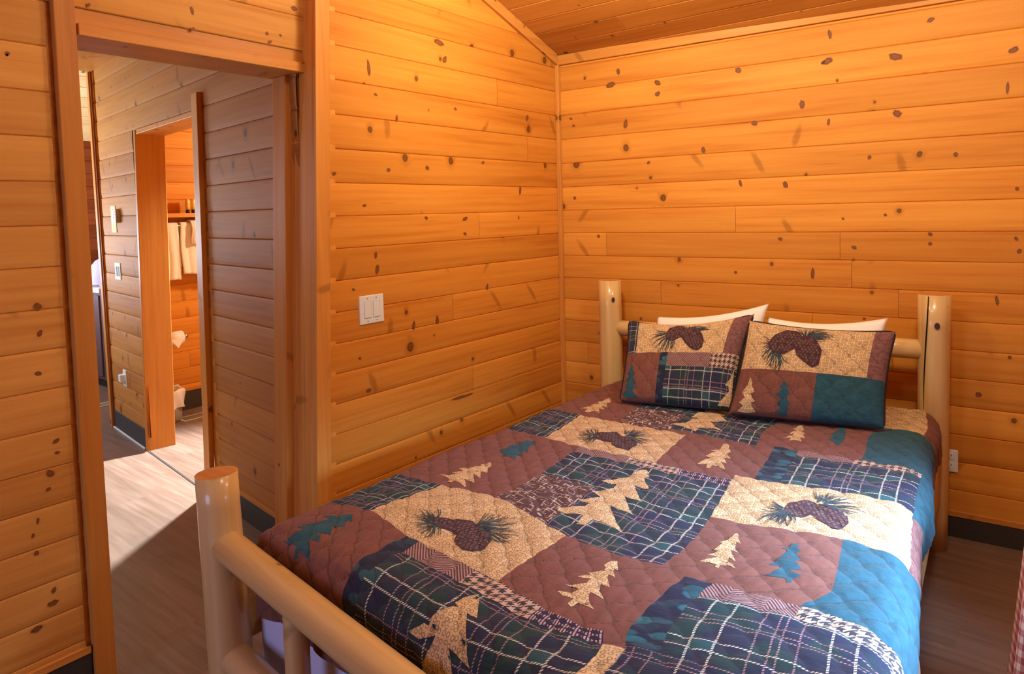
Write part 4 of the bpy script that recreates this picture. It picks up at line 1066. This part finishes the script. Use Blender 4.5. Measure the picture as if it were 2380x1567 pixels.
def sham(label, c, thick, patches, motifs, size, sag, seed):
    """quilted cushion: patches are (s0, s1, t0, t1, fabric) on its front, t from the top edge down"""
    f, nrm = pillow_grid(c, thick, sag=sag, seed=seed)
    W_, H_ = size
    root = thing('quilted_pillow', label, 'pillow', tuple((Vector(c[0]) + Vector(c[1])) / 2), 'quilted pillows against the headboard')
    loc = np.array(root.location)
    S_ = cuts(0, 1, [p[0] for p in patches] + [p[1] for p in patches], 0.014); T_ = cuts(0, 1, [p[2] for p in patches] + [p[3] for p in patches], 0.018)
    SS, TT = np.meshgrid(S_, T_); st = np.c_[SS.ravel(), TT.ravel()]
    sts = []
    def q3(a, off=0.0):
        x, y = a[:, 0] * W_, a[:, 1] * H_
        edge = np.clip(np.minimum.reduce([a[:, 0], 1 - a[:, 0], a[:, 1], 1 - a[:, 1]]) / 0.05, 0, 1)
        sts.append(np.maximum(seam(x, y), 1 - edge))
        return f(np.c_[a[:, 0], 1 - a[:, 1]], 0.0065 * stitch(x, y) * edge + off, 1) - loc
    ns, nt = len(S_), len(T_)
    ii = np.arange((nt - 1) * (ns - 1)); ri, ci = ii // (ns - 1), ii % (ns - 1)
    quads = np.c_[ri * ns + ci, (ri + 1) * ns + ci, (ri + 1) * ns + ci + 1, ri * ns + ci + 1]
    ms, mt = (S_[ci] + S_[ci + 1]) / 2, (T_[ri] + T_[ri + 1]) / 2
    mat = np.full(len(quads), QI['brown'])
    for (a, b, c0, d, k) in patches: mat[(ms > a) & (ms < b) & (mt > c0) & (mt < d)] = QI[k]
    sc = np.array([W_, H_])
    st_ = dict(co=[q3(st)], uv=[st * sc], faces=[quads.tolist()], mat=[mat.tolist()], n=len(st), st=sts)
    # back
    bk = f(np.c_[st[:, 0], 1 - st[:, 1]], 0.0, -1) - loc; sts.append(np.ones(len(st)))
    st_['faces'].append([[k + st_['n'] for k in reversed(q)] for q in quads.tolist()]); st_['co'].append(bk); st_['uv'].append(st * sc); st_['mat'].append([QI['brown']] * len(quads)); st_['n'] += len(bk)
    to3 = lambda arr, off: q3(arr / sc, off)
    toM = lambda poly: [(p[0] * W_, p[1] * H_) for p in poly]
    # outlines are wound so that they face out of the cushion
    class Flip(dict): pass
    up = lambda p: (p[0], max(0.02, p[1] * 1.32 - 0.03))
    for kind, key, poly in motifs:
        if kind == 'fan': poly = (up(poly[0]), [up(p) for p in poly[1]])
        elif key == 'cone': poly = [up(p) for p in poly]
        tmp = dict(co=[], uv=[], faces=[], mat=[], n=0)
        if kind == 'fan': needles(toM([poly[0]])[0], toM(poly[1]), 40, 0.0017, to3, tmp, 0.0022, seed)
        else:
            shape(toM(poly), key, 0.0016 if key != 'cone' else 0.0027, to3, 0.010, tmp)
            if key == 'cone': cone_scales(toM(poly), to3, tmp, 0.014, 0.013, 0.0036, seed)
        st_['faces'] += [[[k + st_['n'] for k in reversed(q)] for q in fs] for fs in tmp['faces']]
        st_['co'] += tmp['co']; st_['uv'] += tmp['uv']; st_['mat'] += tmp['mat']; st_['n'] += tmp['n']
    cloth_obj('cover', st_, root)
    # dark piping round the edge
    e = []
    k = 26
    for a, b in (((0, 0), (1, 0)), ((1, 0), (1, 1)), ((1, 1), (0, 1)), ((0, 1), (0, 0))):
        e += [(a[0] + (b[0] - a[0]) * i / k, a[1] + (b[1] - a[1]) * i / k) for i in range(k)]
    e.append(e[0])
    pts = f(np.array(e), 0.0, 1) - loc
    # round the corners slightly
    P0 = np.array(pts); P1 = P0.copy(); n = len(P0) - 1
    for _ in range(2):
        for i in range(n): P1[i] = (P0[(i - 1) % n] + 2 * P0[i] + P0[(i + 1) % n]) / 4
        P1[n] = P1[0]; P0 = P1.copy()
    tube(MB(), [tuple(p) for p in P1], [0.0048] * len(P1), 8, False).build('piping', CORD, root)
    return root

# px helper for outlines drawn on the cushions' fronts: bilinear inverse of the cushion's four corners in the photograph's crop
def inv_quad(TL, TR, BL, BR):
    TL, TR, BL, BR = (np.array(p, float) for p in (TL, TR, BL, BR))
    def g(p):
        p = np.array(p, float); s = t = 0.5
        for _ in range(12):
            q = (1 - s) * (1 - t) * TL + s * (1 - t) * TR + (1 - s) * t * BL + s * t * BR - p
            ds = (1 - t) * (TR - TL) + t * (BR - BL); dt = (1 - s) * (BL - TL) + s * (BR - TR)
            d = np.linalg.solve(np.c_[ds, dt], q); s -= d[0]; t -= d[1]
        return (min(0.985, max(0.015, s)), min(0.985, max(0.015, t)))
    return g
gL = inv_quad((290, 262), (1822, 195), (165, 1300), (1580, 1395))
LM = lambda pts: [gL(p) for p in pts]
coneL1 = LM([(800, 420), (840, 350), (930, 315), (1010, 320), (1040, 390), (980, 480), (900, 520), (830, 510), (790, 470)])
coneL2 = LM([(1000, 400), (1100, 340), (1190, 370), (1250, 440), (1280, 520), (1265, 600), (1210, 632), (1120, 610), (1040, 540), (990, 470)])
fanL1 = (LM([(860, 420)])[0], LM([(640, 395), (600, 480), (620, 560), (690, 640), (760, 690), (830, 670), (890, 640), (930, 560)]))
fanL2 = (LM([(1060, 380)])[0], LM([(960, 320), (1080, 320), (1180, 330), (1300, 340), (1330, 390), (1270, 400)]))
treeL = LM([(318, 890), (350, 950), (330, 955), (380, 1030), (345, 1030), (355, 1080), (385, 1130), (355, 1130), (365, 1160), (400, 1185), (350, 1190), (340, 1215), (410, 1290), (330, 1290), (300, 1300), (230, 1270), (190, 1240), (265, 1200), (240, 1150), (280, 1120), (240, 1090), (290, 1040), (270, 1010), (300, 960)])
treeL2 = LM([(1640, 945), (1700, 1020), (1740, 1060), (1700, 1130), (1690, 1200), (1600, 1290), (1540, 1370), (1400, 1378), (1480, 1290), (1560, 1210), (1560, 1150), (1520, 1150), (1590, 1060)])
sham('quilted pillow with plaid lower half and pine cones, nearer the light switch wall',
     [(0.762, -0.672, 0.610), (1.232, -0.545, 0.610), (1.236, -0.292, 0.985), (0.668, -0.405, 0.925)], 0.062,
     [(0.10, 0.86, 0.0, 0.47, 'tan'), (0.0, 0.10, 0.0, 0.47, 'plaid_small'), (0.86, 1, 0.0, 0.47, 'mauve'), (0.0, 0.33, 0.47, 1, 'brown'), (0.33, 0.395, 0.47, 1, 'leaf'),
      (0.395, 1, 0.47, 0.635, 'herringbone'), (0.77, 1, 0.47, 0.635, 'houndstooth'), (0.395, 1, 0.635, 1, 'plaid_sham')],
     [('fan', '', fanL1), ('fan', '', fanL2), ('s', 'cone', coneL1), ('s', 'cone', coneL2), ('s', 'teal', treeL), ('s', 'tan', treeL2)],
     (0.60, 0.42), (0.045, 0.0, 0.01, 0.02), 3)
gR = inv_quad((1005, 305), (1822, 385), (870, 855), (1755, 965))
RM = lambda pts: [gR(p) for p in pts]
coneR1 = RM([(1120, 440), (1160, 400), (1230, 375), (1300, 385), (1330, 420), (1310, 460), (1270, 480), (1220, 500), (1160, 490), (1125, 470)])
coneR2 = RM([(1280, 480), (1330, 400), (1400, 430), (1435, 490), (1420, 560), (1380, 572), (1330, 540), (1290, 510)])
fanR1 = (RM([(1170, 450)])[0], RM([(1100, 410), (1075, 470), (1090, 520), (1120, 560), (1160, 590), (1200, 580), (1240, 540)]))
fanR2 = (RM([(1340, 420)])[0], RM([(1290, 370), (1350, 362), (1430, 370), (1480, 390), (1500, 420), (1450, 440)]))
treeR1 = RM([(1000, 668), (1015, 700), (1010, 715), (1030, 755), (1005, 760), (1015, 785), (1035, 805), (1010, 810), (1012, 830), (1038, 862), (1000, 862), (1000, 885), (960, 885), (965, 862), (925, 850), (960, 825), (935, 805), (970, 780), (950, 748), (985, 710)])
treeR2 = RM([(1213, 700), (1228, 735), (1225, 745), (1243, 775), (1222, 780), (1228, 810), (1240, 830), (1222, 835), (1230, 860), (1220, 870), (1222, 905), (1190, 905), (1180, 880), (1155, 872), (1185, 845), (1165, 825), (1190, 800), (1160, 775), (1195, 750), (1180, 735)])
sham('quilted pillow with large teal square and dark piping, nearer the right headboard post',
     [(1.232, -0.598, 0.610), (1.786, -0.468, 0.610), (1.790, -0.268, 0.952), (1.240, -0.370, 0.967)], 0.064,
     [(0.0, 0.875, 0.0, 0.55, 'tan'), (0.875, 1, 0.0, 0.55, 'mauve'), (0.0, 0.55, 0.55, 1, 'brown'), (0.55, 1, 0.55, 1, 'teal')],
     [('fan', '', fanR1), ('fan', '', fanR2), ('s', 'cone', coneR1), ('s', 'cone', coneR2), ('s', 'tan', treeR1), ('s', 'teal', treeR2)],
     (0.56, 0.42), (0.02, 0.0, 0.01, 0.015), 8)

def white_pillow(label, c, thick, seed):
    f, nrm = pillow_grid(c, thick, sag=(0.03, 0.02, 0.02, 0.02), lump=0.006, seed=seed)
    n, m = 40, 26
    SS, TT = np.meshgrid(np.linspace(0, 1, n), np.linspace(0, 1, m)); st = np.c_[SS.ravel(), TT.ravel()]
    A = f(st, 0, 1); B = f(st, 0, -1); mb = MB()
    for i in range(m - 1):
        for j in range(n - 1):
            k = [i * n + j, i * n + j + 1, (i + 1) * n + j + 1, (i + 1) * n + j]
            mb.face([A[q] for q in k], None, 0, None, True); mb.face([B[q] for q in reversed(k)], None, 0, None, True)
    loc = (Vector(c[0]) + Vector(c[1])) / 2
    o = mb.build('white_pillow', COTTON, loc=loc)
    return tag(o, label, 'pillow', 'white pillows behind the quilted ones')
white_pillow('white pillow with raised corner behind the plaid quilted pillow', [(0.72, -0.40, 0.614), (1.24, -0.33, 0.614), (1.258, -0.165, 1.018), (0.722, -0.215, 0.925)], 0.055, 2)
white_pillow('white pillow behind the quilted pillow with the teal square', [(1.26, -0.34, 0.614), (1.74, -0.29, 0.614), (1.738, -0.135, 0.985), (1.248, -0.160, 0.955)], 0.055, 5)

# ------------------------------------------------------------------ switch, outlet
def plate(root, o, u, n, w, h, mat=None, t=0.006):
    """cover plate centred at the thing's origin"""
    u = Vector(u); n = Vector(n); z = Vector((0, 0, 1))
    def bx(name, cu, cz, wu, wz, d0, d1, mat, parent, bevel=0.0015):
        b = [u * (cu - wu / 2) + n * d1, u * (cu + wu / 2) + n * d1, u * (cu + wu / 2) + n * d0, u * (cu - wu / 2) + n * d0]
        q = MB().box(None, None, 0, 2, None, [tuple(p + z * (cz - wz / 2)) for p in b], [tuple(p + z * (cz + wz / 2)) for p in b])
        return q.build(name, mat, parent, bevel=bevel)
    bx('cover_plate', 0, 0, w, h, -0.008, t, mat or WHITE_PLASTIC, root, 0.003)
    return bx
t = thing('light_switch', 'white double rocker light switch on the left pine wall', 'switch', (0, -1.434, 1.068))
bx = plate(t, None, (0, 1, 0), (1, 0, 0), 0.130, 0.121)
for c in (-0.024, 0.024):
    bx('gap', c, 0, 0.037, 0.071, 0.0, 0.0063, GREY_GAP, t, 0.0); bx('rocker', c, 0, 0.034, 0.068, 0.0, 0.0085, WHITE_PLASTIC, t)
    for z in (-0.048, 0.048): bx('screw', c, z, 0.005, 0.005, 0.0, 0.007, GREY_GAP, t, 0.0)
p = onB(1.939, 0.0, 0.336)
t = thing('wall_outlet', 'white double power outlet low on the back wall beside the bed post', 'outlet', p)
bx = plate(t, None, BU, BN, 0.066, 0.098)
for z in (-0.021, 0.021):
    bx('socket', 0, z, 0.034, 0.030, 0.0, 0.0075, WHITE_PLASTIC, t)
    for c, zz_, w_, h_ in ((-0.007, 0.004, 0.0025, 0.009), (0.007, 0.004, 0.0025, 0.009), (0, -0.008, 0.005, 0.005)): bx('slot', c, z + zz_, w_, h_, 0.0, 0.0079, BLACK, t, 0.0)

# ------------------------------------------------------------------ hall wall fittings
t = thing('thermostat', 'small beige thermostat on the hall wall over a paper note', 'thermostat', onD(-2.60, 0, 1.505))
bx = plate(t, None, DU, DN, 0.085, 0.09, BEIGE_PLASTIC, 0.028)
bx('display', -0.022, 0.004, 0.030, 0.05, 0.02, 0.0295, WHITE_PLASTIC, t)
for k in range(4): bx('vent_slot', 0.018, 0.026 - 0.017 * k, 0.026, 0.006, 0.02, 0.0292, BLACK, t, 0.0)
o = MB().box(None, None, 0, 2, None, [tuple(onD(x, d, 1.395)) for x, d in ((-2.755, 0.004), (-2.645, 0.004), (-2.645, 0.001), (-2.755, 0.001))],
             [tuple(onD(x, d, 1.575)) for x, d in ((-2.765, 0.004), (-2.655, 0.004), (-2.655, 0.001), (-2.765, 0.001))]).build('paper_note', PAPER_YELLOW, loc=onD(-2.705, 0, 1.395))
tag(o, 'pale yellow paper note on the hall wall behind the thermostat', 'note')
t = thing('hall_switch', 'white light switch on the hall wall below the thermostat', 'switch', onD(-2.675, 0, 1.133))
bx = plate(t, None, DU, DN, 0.120, 0.115)
for c in (-0.023, 0.023): bx('rocker', c, 0, 0.034, 0.068, 0.0, 0.009, GREY_GAP, t)
t = thing('hall_outlet', 'white outlet with a plugged in adapter low on the hall wall', 'outlet', onD(-2.665, 0, 0.405))
bx = plate(t, None, DU, DN, 0.072, 0.112)
bx('adapter', -0.012, 0.0, 0.05, 0.05, 0.0, 0.035, WHITE_PLASTIC, t, 0.004)

# ------------------------------------------------------------------ bathroom things
t = thing('wall_shelf', 'pine shelf on the bathroom wall above the towels', 'shelf', (-2.98, -0.5, 1.487))
MB().box((0, -0.75, 0), (0.16, 0.65, 0.032), grain=1).build('board', PINE_TRIM, t, bevel=0.004)
MB().box((-0.004, -0.75, -0.075), (0.022, 0.65, -0.001), grain=1).build('cleat', PINE_TRIM, t, bevel=0.003)
for k, y in enumerate((-0.755, -0.712)):
    t = thing('toiletry_bottle', ('right one of two little amber bottles with black bases on the bathroom shelf' if k else 'left one of two little amber bottles with black bases on the bathroom shelf'), 'bottle', (-2.90, y, 1.519), 'toiletry bottles on the bathroom shelf')
    tube(MB(), [(0, 0, 0), (0, 0, 0.001), (0, 0, 0.026)], [0.013, 0.015, 0.015], 16).build('cap', BLACK, t)
    tube(MB(), [(0, 0, 0.026), (0, 0, 0.05), (0, 0, 0.092), (0, 0, 0.105)], [0.0155, 0.017, 0.016, 0.013], 16).build('body', GLASS_Y, t)
t = thing('towel_bar', 'rail holding the white towels on the bathroom wall', 'towel bar', (-2.98, -0.55, 1.428))
tube(MB(), [(0.085, -0.55, 0), (0.085, 0.45, 0)], [0.009] * 2, 12).build('bar', CHROME, t)
for y in (-0.53, 0.43): tube(MB(), [(-0.004, y, 0), (0.085, y, 0)], [0.012, 0.012], 12).build('bracket', CHROME, t)
def towel(label, y0, y1, zt, zf, zb, lay, seed, slant=0.0):
    """hung over the bar, front flap to zf and back flap to zb"""
    rr = random.Random(seed); ph = [rr.uniform(0, 6.28) for _ in range(4)]
    n, m = 40, 46
    xb = -2.98 + 0.085; R_ = 0.012 + lay
    tot = [(0, zt - zb)]; prof = []
    nb = 14; na = 8; nf = m - nb - na
    for i in range(nb): prof.append((-R_, zb + (zt - R_ - zb) * i / nb, 0.0))
    for i in range(na): a = math.pi * i / na; prof.append((-R_ * math.cos(a), zt - R_ + R_ * math.sin(a), 0.0))
    for i in range(nf): f_ = i / (nf - 1); prof.append((R_ + 0.004, zt - R_ - (zt - R_ - zf) * f_, f_))
    mb = MB(); G = []
    for i, (dx, z, f_) in enumerate(prof):
        row = []
        for j in range(n):
            s = j / (n - 1); y = y0 + (y1 - y0) * s
            wv = (0.012 * math.sin(9 * s + ph[0]) + 0.006 * math.sin(21 * s + ph[1])) * (0.25 + 0.75 * f_)
            row.append((xb + dx + (abs(wv) if dx > 0 else -abs(wv) * 0.3), y + 0.006 * math.sin(5 * f_ + ph[2]) , z - slant * (s - 0.5) * f_ + 0.004 * math.sin(8 * s + ph[3]) * f_))
        G.append(row)
    for i in range(len(G) - 1):
        for j in range(n - 1): mb.face([G[i][j], G[i][j + 1], G[i + 1][j + 1], G[i + 1][j]], None, 0, None, True)
    o = mb.build('bath_towel', TOWEL, loc=(xb, (y0 + y1) / 2, zt)); m_ = o.modifiers.new('thick', 'SOLIDIFY'); m_.thickness = 0.007; m_.offset = 1
    return tag(o, label, 'towel', 'white towels on the rail')
towel('left white bath towel, hanging longest beside the orange bathroom door jamb', -1.07, -0.845, 1.444, 1.02, 1.10, 0.0, 1)
towel('white bath towel hanging wide below the toiletry bottles', -0.835, -0.45, 1.446, 1.045, 1.12, 0.0, 4, 0.03)
towel('small white hand towel folded over the wide bath towel', -0.765, -0.55, 1.462, 1.285, 1.32, 0.034, 9)
t = thing('toilet_paper_roll', 'white toilet paper roll with folded tip on the bathroom wall', 'toilet paper', (-2.885, -0.915, 0.585))
tube(MB(), [(0, -0.055, 0), (0, 0.055, 0)], [0.050, 0.050], 24).build('roll', PAPER_WHITE, t)
MB().face([(0.051, -0.052, 0.0), (0.051, 0.052, 0.0), (0.054, 0.0, -0.07)]).build('folded_tip', PAPER_WHITE, t, weld=False)
t = thing('paper_holder', 'chrome holder carrying the toilet paper roll', 'paper holder', (-2.98, -0.85, 0.588))
tube(MB(), [(-0.004, 0.02, 0.0), (0.095, 0.02, 0.0)], [0.010, 0.012], 12).build('arm', CHROME, t)
tube(MB(), [(0.095, 0.034, 0.0), (0.095, 0.012, 0.0), (0.095, -0.008, 0.0)], [0.014, 0.018, 0.012], 16).build('knob', CHROME, t)
t = thing('waste_bin', 'bin with white plastic liner against the bathroom wall', 'bin', (-2.80, -1.035, 0))
tube(MB(), [(0, 0, 0), (0, 0, 0.01), (0, 0, 0.20)], [0.085, 0.092, 0.108], 24).build('body', GREY_GAP, t)
mb = MB(); n = 48
rings = []
for z, r, a in ((0.10, 0.112, 0.010), (0.15, 0.116, 0.010), (0.20, 0.119, 0.006), (0.222, 0.119, 0.006), (0.235, 0.112, 0.010), (0.225, 0.10, 0.004), (0.12, 0.094, 0.003)):
    rings.append([((r + a * math.sin(7 * t_ + z * 30)) * math.cos(t_), (r + a * math.sin(5 * t_ + z * 40)) * math.sin(t_), z + 0.008 * math.sin(4 * t_)) for t_ in np.linspace(0, 2 * math.pi, n + 1)])
for A, B in zip(rings[:-1], rings[1:]):
    for j in range(n): mb.face([A[j], A[j + 1], B[j + 1], B[j]], None, 0, None, True)
mb.build('liner', BAG, t)

def floor_vent(label, c, lx, ly, rot):
    t = thing('floor_vent', label, 'vent', (c[0], c[1], 0)); t.rotation_euler.z = rot
    MB().box((-lx / 2, -ly / 2, 0.0), (lx / 2, ly / 2, 0.004)).build('frame', VENT_PAINT, t, bevel=0.0015)
    MB().box((-lx / 2 + 0.02, -ly / 2 + 0.02, 0.003), (lx / 2 - 0.02, ly / 2 - 0.02, 0.0046)).build('opening', DARK_HOLE, t)
    n = int((ly - 0.05) / 0.012); mb = MB()
    for k in range(n):
        y = -ly / 2 + 0.025 + k * 0.012
        mb.box((-lx / 2 + 0.02, y, 0.0046), (lx / 2 - 0.02, y + 0.004, 0.006))
    mb.build('grille', VENT_PAINT, t, weld=False)
floor_vent('beige metal floor vent in front of the bathroom baseboard', (-2.73, -0.80), 0.13, 0.36, 0.0)
floor_vent('dark floor vent in the far room past the hall corner', (-3.72, -1.05), 0.12, 0.30, 0.2)

# ------------------------------------------------------------------ kitchen corner seen past the hall wall
t = thing('kitchen_cabinet', 'dark base cabinet with white worktop far off past the hall corner', 'cabinet', (-4.45, -0.45, 0))
MB().box((-0.28, -0.45, 0.08), (0.28, 0.9, 0.86)).build('body', CABINET, t, bevel=0.003)
MB().box((-0.24, -0.41, 0.0), (0.24, 0.9, 0.08)).build('plinth', BLACK, t)
MB().box((-0.32, -0.50, 0.86), (0.32, 0.95, 0.90)).build('worktop', COUNTER, t, bevel=0.004)
MB().box((0.28, -0.42, 0.11), (0.298, 0.0, 0.83)).build('door', CABINET_DOOR, t, bevel=0.004)
MB().box((0.28, 0.02, 0.11), (0.298, 0.44, 0.83)).build('door', CABINET_DOOR, t, bevel=0.004)
MB().box((-0.2, -0.464, 0.11), (0.2, -0.449, 0.83)).build('side_panel', CABINET, t, bevel=0.003)
t = thing('domed_lamp', 'pale lilac domed shape standing on the far white worktop', 'lamp', (-4.40, -0.735, 0.90))
tube(MB(), [(0, 0, 0.0), (0, 0, 0.012), (0, 0, 0.02)], [0.10, 0.10, 0.03], 24).build('base', COUNTER, t)
mb = MB(); prof = [(0.175, 0.02), (0.18, 0.06), (0.176, 0.12), (0.155, 0.18), (0.12, 0.225), (0.07, 0.25), (0.0, 0.26)]
for (ra, za), (rb, zb) in zip(prof[:-1], prof[1:]):
    for k in range(28):
        a, b = 2 * math.pi * k / 28, 2 * math.pi * (k + 1) / 28
        q = [(ra * math.cos(a), ra * math.sin(a), za), (ra * math.cos(b), ra * math.sin(b), za), (rb * math.cos(b), rb * math.sin(b), zb), (rb * math.cos(a), rb * math.sin(a), zb)]
        mb.face(q if rb > 0 else q[:3], None, 0, None, True)
mb.build('shade', LILAC, t)

# ------------------------------------------------------------------ table with a gingham cloth at the right edge
TX0, TX1, TY0, TY1, TZ = 2.190, 2.745, -1.62, -1.02, 0.715
t = thing('side_table', 'small wooden table hidden under the red gingham cloth', 'table', ((TX0 + TX1) / 2 + 0.03, (TY0 + TY1) / 2, 0))
MB().box((-0.23, -0.26, TZ - 0.03), (0.23, 0.26, TZ - 0.006), grain=0).build('tabletop', PINE_TRIM, t, bevel=0.003)
for sx__ in (-1, 1):
    for sy__ in (-1, 1):
        MB().box((sx__ * 0.20 - 0.02, sy__ * 0.23 - 0.02, 0), (sx__ * 0.20 + 0.02, sy__ * 0.23 + 0.02, TZ - 0.03)).build('leg', PINE_TRIM, t, bevel=0.003)
mb = MB(); cx, cy = (TX0 + TX1) / 2 + 0.03, (TY0 + TY1) / 2
n = 160; rows = []
for k, (z, fl) in enumerate([(TZ, -0.30), (TZ, 0.0), (TZ - 0.006, 0.010), (TZ - 0.03, 0.016)] + [(TZ - 0.03 - 0.045 * i, 0.018 + 0.0032 * i) for i in range(1, 13)]):
    row = []
    for j in range(n + 1):
        a = 2 * math.pi * j / n
        # rounded square outline
        ca, sa = math.cos(a), math.sin(a); e = 0.30
        bx_, by_ = 0.235 * math.copysign(abs(ca) ** e, ca), 0.265 * math.copysign(abs(sa) ** e, sa)
        if fl < 0: x_, y_ = 0.0, 0.0
        else:
            rf = math.hypot(bx_, by_); wv = fl * (1.0 + 0.45 * math.sin(11 * a + 0.6))
            x_, y_ = bx_ * (1 + wv / rf), by_ * (1 + wv / rf)
        row.append((cx + x_, cy + y_, z, a))
    rows.append(row)
for A, B, k in zip(rows[:-1], rows[1:], range(99)):
    for j in range(n):
        q = [A[j], A[j + 1], B[j + 1], B[j]]
        if k == 0: mb.face([p[:3] for p in q[1:]], [(p[0], p[1]) for p in q[1:]], 0, None, True)
        else: mb.face([p[:3] for p in q], [(p[3] * 0.32, p[2]) for p in q[:2]] + [(p[3] * 0.32, p[2]) for p in q[2:]], 0, None, True)
o = mb.build('gingham_cloth', GINGHAM, loc=(cx, cy, TZ))
tag(o, 'red and white gingham cloth hanging at the right edge of the room', 'tablecloth')
